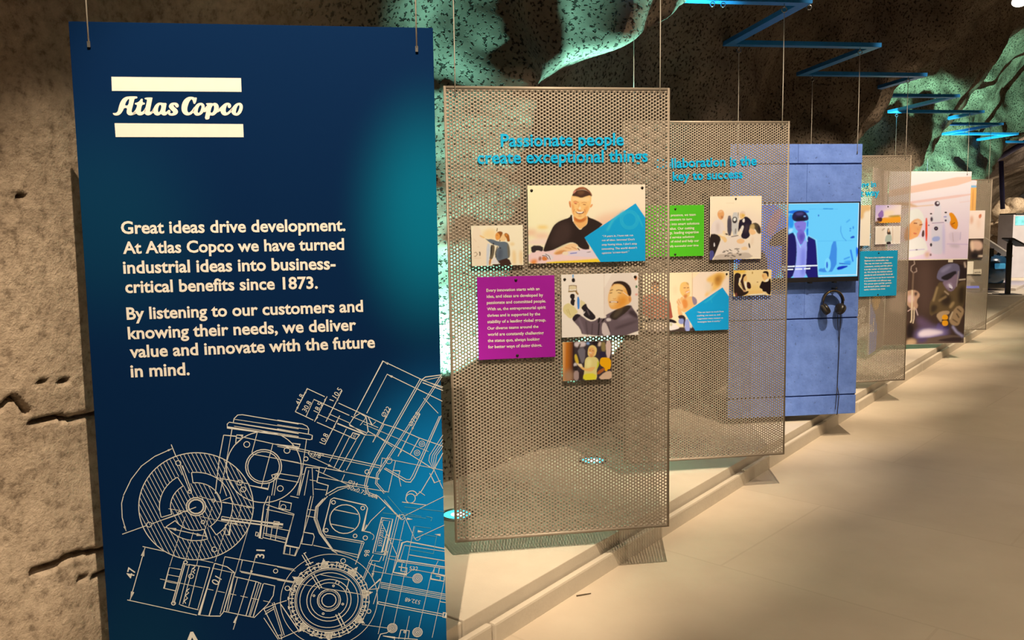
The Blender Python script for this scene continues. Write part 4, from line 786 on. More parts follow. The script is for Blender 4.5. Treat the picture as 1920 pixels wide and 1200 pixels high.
GLOVE = [('F', (255, 238, 206)), ('P', (246, 226, 196), [(855, 60), (1460, 50), (1450, 1150), (855, 1150)], 2), ('L', (226, 200, 170), [(855, 80), (855, 770)], 8, 3),
 ('P', (130, 175, 205), [(300, 85), (333, 85), (330, 150), (305, 150)]), ('P', (42, 32, 30), [(296, 155), (348, 150), (355, 222), (294, 224)]), ('P', (236, 214, 160), [(245, 285), (380, 270), (385, 345), (250, 355)], 1), ('L', (130, 96, 56), [(245, 285), (310, 275), (380, 285)], 12), ('L', (140, 105, 60), [(250, 290), (248, 370)], 9), ('L', (140, 105, 60), [(375, 290), (378, 370)], 9), ('L', (150, 118, 58), [(240, 385), (380, 375)], 22),
 ('P', (250, 236, 206), [(285, 230), (360, 225), (365, 268), (280, 272)]), ('P', (165, 122, 62), [(355, 385), (385, 380), (418, 432), (398, 448), (365, 410)]), ('P', (40, 31, 30), [(272, 425), (345, 422), (348, 490), (330, 520), (358, 535), (345, 560), (338, 640), (285, 612), (268, 570), (292, 510), (262, 488)]),
 ('P', (70, 142, 204), [(384, 478), (428, 475), (434, 668), (415, 692), (394, 684)]), ('P', (236, 216, 142), [(138, 690), (160, 620), (240, 580), (285, 615), (335, 645), (380, 700), (405, 745), (360, 775), (315, 835), (265, 855), (200, 800), (150, 745)], 2), ('L', (205, 182, 105), [(230, 690), (270, 790)], 12, 3), ('L', (205, 182, 105), [(200, 700), (230, 760)], 9, 3),
 ('P', (238, 218, 152), [(440, 520), (490, 550), (545, 590), (475, 640), (462, 700), (440, 650)], 2), ('P', (42, 34, 36), [(462, 650), (545, 580), (560, 655), (640, 730), (725, 830), (650, 890), (560, 845), (488, 792), (505, 720), (470, 690)], 1.5), ('L', (240, 225, 205), [(490, 775), (520, 735)], 16, 2), ('L', (110, 95, 92), [(560, 700), (600, 790)], 18, 4),
 ('P', (112, 93, 92), [(300, 850), (370, 765), (455, 795), (600, 905), (700, 890), (755, 840), (850, 850), (900, 830), (880, 790), (960, 750), (1060, 695), (1250, 620), (1330, 620), (1345, 665), (1450, 810), (1450, 1150), (478, 1150), (438, 1020), (330, 905)], 2),
 ('P', (58, 46, 36), [(950, 790), (1060, 690), (1250, 618), (1335, 640), (1240, 745), (1100, 850), (1040, 885), (955, 840)], 3), ('P', (84, 70, 52), [(1060, 720), (1200, 660), (1150, 760), (1060, 840), (1000, 830)], 8), ('P', (44, 34, 36), [(298, 845), (370, 765), (465, 790), (410, 835), (345, 905), (325, 900)], 2),
 ('P', (45, 35, 34), [(738, 930), (758, 832), (792, 835), (772, 930)]), ('P', (45, 35, 34), [(798, 932), (838, 848), (872, 850), (852, 890)]), ('L', (55, 44, 44), [(770, 940), (755, 1140)], 26, 3), ('L', (75, 60, 60), [(655, 940), (640, 1140)], 14, 4), ('L', (80, 66, 66), [(540, 900), (570, 1140)], 18, 6), ('L', (135, 115, 115), [(420, 850), (520, 1120)], 30, 10),
 ('P', (220, 200, 182), [(812, 950), (872, 900), (950, 1070), (965, 1150), (820, 1150)], 2), ('P', (222, 204, 186), [(885, 850), (960, 842), (985, 890), (900, 905)], 2), ('L', (60, 48, 48), [(915, 920), (960, 1080)], 10, 3), ('P', (82, 66, 66), [(1020, 1010), (1440, 870), (1440, 900), (1060, 1050)], 12), ('P', (140, 120, 120), [(1050, 900), (1250, 780), (1400, 800), (1200, 860)], 16), ('P', (70, 54, 54), [(1340, 680), (1450, 810), (1450, 860), (1250, 760)], 10),
 ('P', (250, 182, 88), [(985, 280), (960, 350), (930, 430), (922, 520), (930, 570), (945, 650), (985, 692), (1060, 690), (1160, 660), (1265, 605), (1300, 590), (1330, 520), (1318, 465), (1300, 420), (1240, 300), (1150, 245), (1060, 240)], 2), ('P', (255, 210, 132), [(990, 285), (940, 430), (930, 560), (975, 650), (1040, 600), (1060, 500), (1180, 360), (1230, 330), (1150, 255), (1060, 250)], 16), ('P', (240, 158, 55), [(1120, 480), (1250, 470), (1250, 590), (1120, 660), (1020, 680), (1110, 600)], 18),
 ('P', (56, 36, 26), [(978, 295), (1010, 230), (1060, 205), (1150, 198), (1240, 225), (1312, 300), (1333, 400), (1312, 472), (1268, 450), (1250, 380), (1220, 312), (1150, 256), (1060, 250), (1015, 262)], 2), ('P', (150, 90, 50), [(978, 295), (1012, 240), (1030, 255), (1000, 290)], 3),
 ('E', (238, 165, 85), (1302, 520, 26, 52), 2), ('L', (190, 110, 50), [(1295, 490), (1300, 550)], 8, 2), ('L', (140, 86, 40), [(960, 368), (1005, 352)], 15, 2), ('L', (140, 86, 40), [(1068, 368), (1110, 355), (1175, 372)], 15, 2), ('L', (110, 66, 34), [(955, 412), (992, 405)], 13, 2), ('L', (110, 66, 34), [(1095, 402), (1150, 415)], 11, 2),
 ('P', (222, 146, 66), [(1005, 495), (1030, 512), (1062, 500), (1055, 520), (1015, 520)], 2), ('L', (190, 110, 50), [(952, 568), (1020, 558), (1095, 570)], 26, 2), ('L', (255, 240, 214), [(962, 566), (1020, 560), (1085, 568)], 14, 1.5), ('E', (120, 70, 35), (962, 568, 9, 9)), ('E', (120, 70, 35), (1086, 568, 9, 9)), ('L', (225, 150, 70), [(1110, 480), (1130, 600)], 12, 6), ('L', (255, 232, 196), [(1180, 392), (1275, 462)], 9, 1.5),
 ('E', (222, 130, 62), (1405, 150, 26, 42), 4), ('E', (75, 120, 70), (1415, 300, 18, 24), 3), ('E', (244, 165, 138), (1415, 435, 24, 18), 4), ('E', (60, 50, 40), (1432, 715, 14, 22), 3)]
board(P1, 'photo_board', 'printed photo of a man in a dark jacket and pale gloves holding a tool', 'photo print', [(1052, 515.3), (1196.8, 511), (1196.3, 628.5), (1054, 632)], cg, GLOVE, 0.0016, 'photo boards on the first perforated panel', (), [(172, 175), (1392, 130)])
cy = crop(1045, 630, 13.3333)
YEL = [('F', (62, 50, 52)), ('P', (120, 112, 112), [(490, 320), (700, 280), (690, 600), (620, 710), (560, 560)], 5), ('P', (225, 205, 190), [(410, 170), (540, 140), (720, 150), (700, 260), (520, 280), (430, 260)], 10), ('P', (60, 40, 34), [(500, 300), (560, 170), (590, 200), (540, 330)], 6), ('E', (140, 172, 205), (765, 185, 40, 34), 8),
 ('G', (240, 186, 112), (200, 112, 25), (120, 400), (235, 400), [(110, 150), (240, 150), (240, 1130), (110, 1130)]), ('G', (205, 118, 28), (66, 36, 34), (235, 400), (405, 400), [(238, 150), (412, 150), (412, 1130), (238, 1130)]), ('P', (176, 136, 96), [(150, 860), (400, 860), (400, 1130), (150, 1130)], 40), ('P', (50, 32, 30), [(390, 150), (425, 150), (420, 860), (390, 860)], 5),
 ('P', (178, 150, 134), [(410, 870), (540, 870), (540, 1100), (410, 1110)], 5), ('P', (60, 40, 36), [(540, 880), (660, 860), (640, 1100), (540, 1100)], 5), ('P', (226, 190, 60), [(425, 470), (480, 445), (545, 690), (500, 725), (440, 620)], 3), ('E', (220, 205, 190), (450, 720, 40, 50), 8), ('E', (40, 30, 28), (460, 800, 50, 60), 8),
 ('E', (38, 24, 28), (955, 185, 85, 52), 6), ('P', (230, 200, 165), [(1030, 150), (1100, 140), (1090, 250), (1010, 260)], 8), ('P', (150, 130, 74), [(1090, 150), (1205, 140), (1205, 400), (1100, 380)], 8), ('P', (46, 36, 60), [(1050, 390), (1205, 380), (1205, 560), (1060, 560)], 5), ('P', (228, 194, 170), [(1203, 115), (1352, 110), (1322, 560), (1228, 560)], 3),
 ('P', (226, 188, 145), [(990, 1080), (1190, 890), (1370, 870), (1370, 1090)], 5), ('P', (252, 178, 0), [(1070, 570), (1130, 532), (1345, 548), (1338, 825), (1255, 830), (1245, 882), (1180, 872), (1190, 800), (1055, 720)], 2), ('P', (178, 98, 38), [(1000, 880), (1180, 785), (1195, 850), (1000, 985)], 3),
 ('P', (236, 216, 128), [(700, 560), (800, 505), (940, 520), (1010, 565), (1045, 650), (1015, 780), (980, 860), (995, 1000), (965, 1110), (630, 1110), (680, 870), (680, 700)], 2), ('P', (240, 224, 52), [(655, 940), (970, 930), (975, 1110), (640, 1110)], 4), ('P', (218, 214, 45), [(1000, 600), (1050, 690), (1010, 800), (900, 870), (990, 810)], 3), ('P', (250, 235, 150), [(730, 570), (850, 560), (840, 780), (720, 800)], 20),
 ('P', (246, 190, 105), [(470, 680), (570, 705), (650, 790), (730, 820), (880, 770), (960, 775), (880, 880), (780, 890), (650, 855), (560, 780)], 2), ('P', (252, 225, 170), [(470, 670), (560, 700), (600, 690), (640, 780), (560, 770)], 4),
 ('P', (247, 210, 118), [(755, 470), (765, 330), (800, 255), (870, 222), (950, 255), (995, 335), (960, 470), (930, 510), (800, 520)], 2), ('P', (242, 178, 104), [(780, 340), (830, 280), (900, 290), (940, 360), (930, 440), (890, 500), (820, 500), (785, 430)], 3), ('L', (120, 66, 32), [(800, 348), (832, 352)], 13, 2), ('L', (120, 66, 32), [(872, 365), (910, 375)], 12, 2), ('L', (255, 235, 205), [(795, 412), (855, 425)], 16, 2), ('E', (228, 158, 90), (850, 505, 45, 26), 5)]
board(P1, 'photo_board', 'small printed photo of a person in a yellow vest beside machinery', 'photo print', [(1054.5, 641.5), (1147, 638.5), (1146.3, 711), (1055.5, 714)], cy, YEL, 0.0017, 'photo boards on the first perforated panel')
ch = crop(875, 415, 13.3333)
HUG = [('F', (255, 238, 190)), ('P', (255, 222, 152), [(480, 190), (745, 190), (720, 470), (560, 460), (360, 380)], 30), ('P', (253, 230, 186), [(130, 130), (330, 130), (400, 430), (600, 570), (540, 1130), (130, 1140)], 8), ('P', (214, 216, 206), [(500, 540), (605, 575), (555, 1120), (488, 1110)], 4), ('P', (255, 250, 235), [(590, 570), (610, 580), (560, 1110), (540, 1110)], 2),
 ('P', (246, 216, 152), [(1080, 530), (1200, 525), (1190, 610), (1090, 610)], 14), ('P', (250, 216, 150), [(1130, 720), (1230, 720), (1240, 1080), (1150, 1080)], 18), ('P', (250, 214, 150), [(1310, 720), (1400, 720), (1400, 1080), (1320, 1080)], 18),
 ('P', (250, 205, 128), [(310, 335), (400, 368), (465, 415), (430, 430), (340, 390)], 3), ('P', (112, 98, 72), [(600, 590), (705, 585), (692, 800), (645, 950), (560, 970), (590, 800)], 3), ('P', (50, 44, 40), [(595, 590), (640, 590), (625, 820), (585, 900)], 4), ('P', (205, 132, 62), [(560, 950), (620, 920), (600, 1095), (550, 1095)], 5),
 ('P', (104, 115, 118), [(440, 415), (520, 455), (620, 438), (800, 512), (1000, 505), (1062, 600), (1088, 800), (1065, 930), (840, 965), (820, 1010), (760, 985), (715, 880), (755, 700), (820, 620), (700, 595), (590, 545)], 2), ('P', (122, 112, 84), [(1010, 540), (1062, 600), (1088, 800), (1065, 920), (1030, 900)], 8), ('P', (86, 94, 100), [(780, 700), (900, 660), (900, 940), (760, 960)], 20), ('L', (52, 44, 42), [(770, 630), (720, 790), (730, 900)], 26, 4), ('E', (48, 38, 36), (842, 668, 18, 18)), ('E', (48, 38, 36), (668, 560, 16, 24)),
 ('P', (66, 42, 32), [(840, 970), (1050, 905), (1145, 1130), (580, 1130), (770, 1000)], 2), ('P', (236, 226, 226), [(690, 870), (725, 960), (840, 1050), (600, 1075), (655, 960)], 2), ('L', (255, 255, 250), [(600, 1065), (830, 1058)], 12, 2),
 ('P', (242, 164, 74), [(715, 330), (760, 270), (830, 300), (850, 400), (800, 470), (740, 470), (712, 410)], 2), ('P', (152, 88, 32), [(745, 275), (830, 245), (915, 275), (870, 370), (855, 470), (805, 500), (845, 370), (800, 300)], 3), ('E', (200, 110, 40), (760, 345, 18, 12), 4), ('P', (252, 208, 136), [(850, 395), (905, 310), (965, 320), (1010, 400), (960, 490), (870, 498), (815, 465)], 2), ('P', (172, 102, 36), [(940, 300), (1000, 288), (1062, 340), (1072, 430), (1085, 505), (1010, 510), (1000, 420), (950, 375)], 3), ('P', (236, 150, 60), [(960, 320), (1010, 315), (1020, 370), (980, 370)], 8), ('E', (60, 34, 26), (832, 490, 18, 12), 3),
 ('L', (116, 96, 56), [(765, 175), (755, 245)], 20, 2), ('P', (92, 72, 46), [(300, 762), (348, 758), (345, 868), (315, 862), (322, 800)], 3), ('L', (150, 120, 80), [(190, 790), (230, 770), (270, 820), (220, 880), (190, 870)], 14, 3), ('L', (228, 198, 150), [(190, 920), (360, 920)], 10, 3), ('L', (226, 196, 150), [(180, 440), (240, 510)], 10, 4), ('L', (228, 200, 156), [(270, 640), (310, 645)], 10, 3)]
board(P1, 'photo_board', 'small printed photo of two people hugging and pointing, left of the smiling man print', 'photo print', [(883, 424), (979.8, 421.3), (981.8, 496.5), (885, 499.5)], ch, HUG, 0.0017, 'photo boards on the first perforated panel')
cp = crop(890, 510, 7.0562)
M_PURPLE = plain('purple_print', ink((174, 20, 148)), rough=0.45, var=0.03, scale=5); M_GREEN = plain('green_print', ink((84, 196, 28)), rough=0.45, var=0.03, scale=5); M_TEAL = plain('teal_print', ink((0, 158, 184)), rough=0.45, var=0.03, scale=5)
board(P1, 'text_board', 'purple text board beginning Every innovation starts with an idea', 'text board', [(894, 520.5), (1040, 515.5), (1041, 669), (898, 675)], cp, None, texts=[
 ('Every innovation starts with an', (155, 262), (858, 240)), ('idea, and ideas are developed by', (158, 343), (905, 322)), ('passionate and committed people.', (160, 425), (943, 402)), ('With us, the entrepreneurial spirit', (163, 509), (940, 485)), ('thrives and is supported by the', (165, 594), (866, 572)),
 ('stability of a leading global group.', (168, 678), (943, 652)), ('Our diverse teams around the', (168, 763), (843, 738)), ('world are constantly challenging', (172, 845), (912, 822)), ('the status quo, always looking', (173, 927), (858, 905)), ('for better ways of doing things.', (178, 1010), (890, 985))], screws=[(545, 108), (565, 1105)], col=M_PURPLE, tb=0.018)
ce = crop(1320, 360, 8.8917)
MEET = [('F', (255, 234, 188)), ('P', (248, 224, 186), [(100, 450), (380, 300), (960, 300), (960, 700), (100, 700)], 40), ('L', (240, 215, 170), [(370, 185), (500, 185)], 9, 4), ('P', (116, 104, 104), [(385, 398), (462, 392), (462, 728), (388, 728)], 2), ('P', (82, 74, 80), [(395, 440), (455, 440), (455, 715), (398, 715)], 4), ('P', (210, 204, 186), [(462, 345), (575, 335), (568, 725), (465, 725)], 2), ('P', (130, 120, 108), [(562, 340), (580, 335), (570, 470)], 2), ('P', (58, 50, 50), [(472, 418), (552, 412), (550, 518), (474, 520)], 2), ('P', (235, 232, 220), [(490, 432), (534, 428), (530, 482), (488, 486)], 2), ('P', (150, 142, 128), [(515, 610), (540, 605), (535, 700), (512, 700)], 3),
 ('P', (242, 222, 198), [(105, 700), (120, 560), (170, 480), (240, 450), (295, 480), (335, 560), (355, 650), (275, 710), (200, 700)], 3), ('P', (222, 200, 178), [(200, 520), (260, 500), (250, 680), (210, 680)], 14), ('P', (236, 168, 98), [(228, 330), (270, 295), (320, 305), (340, 370), (320, 430), (290, 470), (245, 440), (222, 385)], 2), ('P', (170, 100, 60), [(280, 400), (320, 400), (315, 440), (285, 440)], 8), ('L', (250, 205, 150), [(245, 330), (300, 320)], 20, 8),
 ('P', (244, 224, 194), [(290, 760), (420, 738), (600, 712), (730, 850), (840, 1090), (500, 1140), (130, 1150)], 2), ('P', (206, 186, 158), [(200, 1040), (480, 1030), (760, 1000), (840, 1090), (500, 1140), (140, 1150)], 4),
 ('P', (46, 34, 30), [(90, 705), (200, 695), (290, 762), (240, 900), (140, 1145), (90, 1010)], 2), ('P', (78, 78, 132), [(90, 985), (150, 970), (172, 1040), (130, 1150), (90, 1150)], 3), ('P', (238, 224, 208), [(162, 850), (175, 840), (185, 905), (162, 915)], 2),
 ('P', (250, 206, 134), [(215, 690), (290, 735), (350, 740), (390, 805), (350, 855), (300, 780)], 2), ('P', (252, 220, 165), [(300, 650), (345, 640), (390, 730), (330, 720)], 4), ('P', (48, 36, 34), [(340, 690), (395, 690), (395, 720), (370, 715)], 3), ('L', (60, 50, 50), [(455, 745), (570, 725)], 12, 2),
 ('P', (36, 28, 44), [(565, 695), (580, 470), (630, 455), (680, 405), (740, 420), (815, 510), (745, 640), (775, 745), (680, 795), (605, 745), (650, 650), (610, 590)], 2), ('P', (70, 55, 60), [(680, 560), (740, 520), (720, 640), (680, 700)], 14), ('P', (245, 232, 208), [(635, 470), (675, 430), (680, 500), (650, 510)], 2), ('P', (238, 226, 198), [(622, 560), (670, 560), (640, 670), (605, 660)], 3), ('P', (242, 196, 124), [(590, 370), (615, 335), (680, 340), (692, 400), (640, 455), (600, 440)], 2), ('P', (236, 206, 170), [(595, 345), (640, 310), (690, 335), (690, 385), (650, 350), (610, 360)], 4), ('E', (225, 180, 60), (650, 395, 22, 22), 8),
 ('P', (250, 228, 190), [(700, 800), (800, 700), (900, 690), (950, 720), (950, 1090), (880, 1100), (760, 1040), (735, 960), (790, 880), (690, 840), (660, 800)], 2), ('P', (236, 206, 164), [(800, 760), (830, 740), (800, 900), (780, 880)], 12), ('P', (48, 36, 38), [(735, 855), (760, 850), (775, 940), (750, 930)], 3), ('P', (86, 72, 48), [(765, 580), (800, 520), (880, 508), (945, 580), (945, 705), (890, 690), (850, 610)], 3), ('P', (204, 170, 104), [(760, 570), (810, 520), (850, 560), (830, 650), (770, 640)], 6), ('P', (248, 198, 132), [(745, 640), (780, 600), (850, 640), (870, 690), (800, 720), (760, 690)], 3), ('P', (48, 38, 40), [(890, 560), (945, 590), (945, 700), (900, 650)], 8),
 ('P', (248, 196, 132), [(540, 800), (620, 768), (690, 812), (640, 865), (555, 855)], 3), ('P', (250, 210, 150), [(610, 930), (700, 900), (740, 960), (640, 975)], 4)]
_r = random.Random(5)
for k in range(34):
    x = _r.uniform(300, 600); y = 920+_r.uniform(0, 170)+(x-300)*0.1
    if ((x-450)/170)**2+((y-1010)/85)**2 < 1: MEET.append(('L', (96, 84, 70) if k % 2 else (52, 44, 40), [(x, y), (x+_r.uniform(15, 40), y+_r.uniform(-8, 12))], _r.uniform(9, 16), 2))
board(P2, 'photo_board', 'printed photo of three people leaning over a table of machine parts', 'photo print', [(1331, 369.3), (1428.3, 366), (1426.5, 484), (1331, 488.3)], ce, MEET, 0.0019, 'photo boards on the second perforated panel', (), [(530, 115)])
cw_ = crop(1245, 500, 9.2308)
WOM = [('F', (255, 228, 172)), ('P', (252, 224, 186), [(495, 60), (1140, 60), (1140, 700), (495, 700)], 2), ('L', (222, 182, 132), [(490, 60), (490, 560)], 10, 3), ('P', (250, 215, 160), [(160, 330), (220, 330), (220, 480), (160, 480)], 20),
 ('P', (196, 120, 84), [(-420, 560), (-300, 470), (-100, 470), (60, 560), (140, 820), (150, 900), (-380, 920)], 4), ('E', (236, 172, 112), (-150, 360, 75, 95), 4), ('P', (110, 64, 40), [(-230, 350), (-200, 260), (-100, 250), (-70, 330), (-150, 300)], 4),
 ('P', (172, 84, 58), [(60, 545), (105, 580), (142, 820), (155, 890), (60, 905)], 3), ('P', (36, 26, 26), [(-380, 900), (90, 895), (200, 930), (232, 985), (60, 962), (-380, 980)], 3),
 ('P', (72, 56, 46), [(-420, 1080), (560, 1035), (570, 1150), (-420, 1180)], 4), ('P', (242, 226, 202), [(60, 960), (160, 968), (275, 1050), (240, 1080), (70, 1112)], 3), ('P', (222, 196, 160), [(-300, 960), (60, 955), (60, 1110), (-300, 1110)], 20), ('E', (210, 200, 150), (120, 1000, 26, 30), 4),
 ('P', (246, 198, 108), [(270, 400), (280, 300), (340, 258), (410, 272), (442, 350), (455, 490), (400, 545), (330, 520), (285, 460)], 3), ('P', (190, 130, 60), [(370, 262), (430, 290), (425, 330)], 6),
 ('P', (242, 188, 112), [(240, 620), (310, 500), (345, 560), (470, 500), (560, 550), (565, 650), (440, 745), (350, 795), (300, 765), (225, 730)], 3), ('P', (232, 145, 66), [(300, 570), (395, 560), (420, 690), (345, 745)], 8), ('P', (152, 132, 140), [(480, 500), (565, 550), (575, 640), (520, 675), (490, 600)], 3),
 ('P', (252, 194, 114), [(325, 330), (380, 295), (430, 330), (440, 410), (410, 480), (360, 480), (325, 420)], 3), ('L', (120, 66, 34), [(340, 368), (372, 366)], 13, 2), ('L', (120, 66, 34), [(400, 368), (428, 362)], 12, 2), ('P', (225, 140, 75), [(360, 430), (440, 410), (440, 450), (385, 460)], 6), ('L', (255, 242, 215), [(385, 448), (435, 428)], 12, 2), ('P', (215, 130, 65), [(340, 480), (420, 480), (380, 560), (340, 540)], 8),
 ('P', (252, 200, 136), [(205, 610), (260, 530), (295, 600), (335, 700), (300, 745), (235, 660)], 3), ('L', (200, 130, 75), [(250, 570), (285, 640)], 8, 3), ('L', (205, 135, 80), [(228, 600), (262, 670)], 8, 3), ('P', (245, 180, 110), [(230, 700), (300, 760), (330, 840), (250, 860)], 5),
 ('P', (50, 36, 42), [(235, 850), (335, 830), (385, 900), (345, 1090), (325, 940), (260, 905)], 2), ('P', (144, 152, 190), [(245, 905), (345, 895), (335, 1000), (255, 990)], 4), ('P', (160, 168, 208), [(358, 915), (435, 900), (455, 1130), (365, 1130)], 4), ('P', (56, 40, 40), [(450, 980), (560, 1110), (470, 1100)], 4), ('P', (250, 225, 190), [(445, 960), (490, 1030), (470, 1080)], 4),
 ('P', (252, 198, 100), [(735, 200), (850, 130), (950, 88), (1060, 105), (1070, 190), (1010, 260), (985, 345), (880, 415), (820, 440), (720, 530), (705, 480), (820, 310), (740, 260)], 12), ('P', (206, 142, 56), [(870, 160), (990, 120), (1020, 230), (940, 350), (870, 300)], 14), ('P', (176, 120, 50), [(900, 190), (960, 180), (960, 250), (900, 250)], 9), ('P', (245, 220, 180), [(700, 280), (830, 270), (830, 430), (740, 480)], 20), ('L', (220, 160, 90), [(845, 280), (830, 330)], 16, 6), ('P', (60, 44, 40), [(1075, 120), (1100, 115), (1090, 150)], 3),
 ('P', (0, 162, 206), [(357, 800), (1012, 358), (1112, 500), (1135, 520), (1135, 1140), (560, 1140)], 0), ('L', (50, 185, 225), [(700, 620), (800, 560), (930, 430)], 22, 8), ('L', (40, 180, 222), [(810, 560), (830, 620)], 14, 5)]
board(P2, 'photo_board', 'printed photo of a smiling long-haired seated person with a blue quote corner', 'photo print', [(1204, 513), (1366, 508.3), (1367, 618), (1204, 623.5)], cw_, WOM, 0.0019, 'photo boards on the second perforated panel',
 [('“You can learn so much from', (575, 804), (1030, 786)), ('anything you want to, and', (568, 860), (970, 844)), ('I appreciate every moment to', (580, 914), (1020, 897)), ('investigate how it works.”', (580, 970), (985, 951))], [(1085, 128)], tb=0.0)
cs = crop(1370, 500, 20)
SMALL = [('F', (255, 222, 148)), ('P', (250, 200, 80), [(100, 130), (600, 120), (560, 260), (100, 260)], 24), ('P', (252, 214, 128), [(700, 650), (1080, 700), (1180, 950), (560, 1050)], 40), ('E', (190, 150, 70), (815, 230, 24, 45), 6), ('E', (170, 130, 70), (1005, 580, 30, 20), 6),
 ('P', (252, 206, 118), [(560, 1000), (700, 895), (1180, 880), (1340, 960), (1330, 1060), (540, 1120)], 5), ('P', (255, 246, 220), [(730, 1030), (1310, 1005), (1320, 1050), (560, 1100)], 5), ('L', (70, 50, 46), [(560, 1100), (1320, 1065)], 26, 4),
 ('P', (60, 28, 26), [(598, 550), (745, 600), (775, 835), (605, 825)], 4), ('P', (46, 31, 26), [(120, 420), (140, 290), (210, 230), (310, 235), (395, 300), (365, 420), (305, 440), (355, 520), (285, 620), (300, 700), (420, 850), (540, 950), (640, 900), (690, 950), (560, 1060), (420, 1110), (110, 1130)], 4), ('P', (255, 240, 205), [(330, 440), (380, 430), (370, 560), (300, 610)], 8), ('P', (62, 32, 26), [(420, 420), (435, 320), (485, 270), (600, 285), (545, 360), (480, 430), (475, 560), (540, 800), (590, 905), (480, 900), (400, 650), (350, 560)], 4), ('P', (248, 200, 118), [(480, 430), (540, 350), (600, 330), (610, 480), (580, 545), (500, 550)], 5), ('P', (255, 242, 212), [(505, 555), (585, 550), (605, 880), (570, 860)], 4), ('P', (130, 70, 56), [(150, 1000), (230, 970), (240, 1110), (180, 1110)], 12), ('L', (110, 90, 70), [(360, 640), (480, 860)], 26, 8), ('E', (225, 170, 120), (510, 910, 40, 34), 8),
 ('P', (32, 20, 22), [(1060, 790), (1120, 650), (1175, 520), (1280, 585), (1420, 540), (1445, 440), (1515, 465), (1515, 1060), (1400, 1040), (1330, 955), (1190, 925), (1195, 850)], 4), ('P', (247, 196, 116), [(1170, 260), (1320, 235), (1385, 340), (1405, 430), (1310, 525), (1230, 495), (1185, 400)], 4), ('P', (225, 150, 75), [(1180, 300), (1240, 300), (1230, 420), (1190, 390)], 14), ('P', (36, 23, 23), [(1195, 212), (1260, 162), (1385, 168), (1430, 230), (1420, 385), (1385, 385), (1335, 240), (1220, 245)], 4), ('P', (252, 242, 216), [(1260, 545), (1405, 425), (1425, 490), (1370, 565)], 4), ('P', (250, 225, 170), [(1190, 960), (1330, 940), (1340, 975), (1200, 990)], 6)]
board(P2, 'photo_board', 'small printed photo of two dark-haired people facing a man across a table', 'photo print', [(1375.3, 508), (1446.8, 504.8), (1446, 553), (1375.3, 556.2)], cs, SMALL, 0.0017, 'photo boards on the second perforated panel')
cgr = crop(1240, 380, 11.4333)
board(P2, 'text_board', 'green text board beside the three people at a table print', 'text board', [(1211, 386.2), (1320.2, 383.6), (1319.7, 479), (1212, 482.8)], cgr, None, texts=[
 ('With local presence, we team', (-120, 303), (735, 278)), ('up with customers to turn', (-120, 398), (655, 374)), ('their ideas into smart solutions', (-120, 496), (812, 466)), ('that add value. Our cutting', (-120, 594), (705, 566)), ('technology, leading expertise', (-120, 685), (800, 653)), ('and trusted service solutions', (-120, 780), (705, 750)), ('give peace of mind and help our', (-120, 868), (805, 836)), ('customers be fully successful over time', (-200, 968), (795, 934))], screws=[(300, 135), (297, 1120)], col=M_GREEN, tb=0.012)
# boards on the farther perforated panel
cq = crop(1600, 280, 6.0); ct = crop(1600, 460, 12.0)
board(P4, 'photo_board', 'small printed photo of a crouching person under a mauve sky over an orange field', 'photo print', [(1641.5, 385.3), (1689.3, 383.5), (1688.7, 417), (1641, 418.7)], cq, [('F', (232, 205, 222)), ('G', (200, 176, 214), (250, 226, 200), (300, 630), (400, 760)), ('P', (252, 170, 45), [(240, 830), (330, 770), (400, 760), (540, 740), (545, 840), (240, 840)], 2), ('P', (250, 225, 180), [(350, 680), (480, 690), (420, 760), (340, 760)], 10), ('P', (180, 150, 60), [(390, 745), (540, 735), (540, 755), (400, 765)], 4), ('P', (150, 110, 170), [(270, 740), (300, 700), (320, 680), (340, 700), (340, 760), (300, 780)], 2), ('P', (80, 40, 50), [(262, 770), (330, 765), (320, 815), (290, 815), (270, 800)], 2), ('P', (120, 90, 60), [(240, 810), (300, 800), (290, 840), (240, 840)], 6)], 0.003, 'photo boards on the farther perforated panel', (), [(390, 645)])
board(P4, 'photo_board', 'small printed photo of a person in a pale green top in a white room', 'photo print', [(1641.3, 425), (1688.3, 423.3), (1687.7, 456.5), (1640.8, 458.8)], cq, [('F', (255, 238, 205)), ('P', (246, 226, 190), [(250, 880), (350, 870), (350, 1070), (250, 1075)], 8), ('P', (232, 205, 170), [(435, 870), (450, 870), (450, 1060), (435, 1060)], 2), ('P', (250, 230, 195), [(455, 865), (530, 865), (525, 1060), (455, 1060)], 3), ('L', (170, 150, 120), [(325, 910), (350, 890)], 12, 3), ('P', (70, 48, 36), [(375, 960), (385, 890), (400, 885), (425, 950), (415, 960)], 2), ('E', (240, 195, 140), (398, 915, 10, 18), 2), ('P', (186, 196, 170), [(355, 1030), (365, 970), (400, 955), (430, 965), (435, 1040), (365, 1045)], 2), ('P', (48, 36, 36), [(370, 1040), (425, 1038), (420, 1070), (372, 1070)], 2)], 0.003, 'photo boards on the farther perforated panel')
board(P4, 'photo_board', 'narrow cream printed photo half hidden by the blue concrete panel', 'photo print', [(1588, 385.5), (1632, 384), (1631.5, 460), (1588, 462)], cq, [('F', (255, 236, 196)), ('P', (235, 190, 120), [(60, 620), (195, 620), (195, 690), (120, 700), (115, 780), (60, 790)], 6), ('P', (250, 226, 180), [(-60, 640), (60, 640), (60, 1080), (-60, 1080)], 10), ('P', (210, 190, 150), [(-60, 800), (10, 760), (50, 900), (40, 1080), (-60, 1080)], 10)], 0.003, 'photo boards on the farther perforated panel')
yl = (297, 363, 429, 496, 560, 626, 691, 757, 817, 886, 950, 1014); yr = ((895, 283), (800, 347), (865, 408), (880, 470), (858, 535), (872, 600), (885, 660), (915, 725), (850, 800), (868, 858), (815, 925), (720, 990))
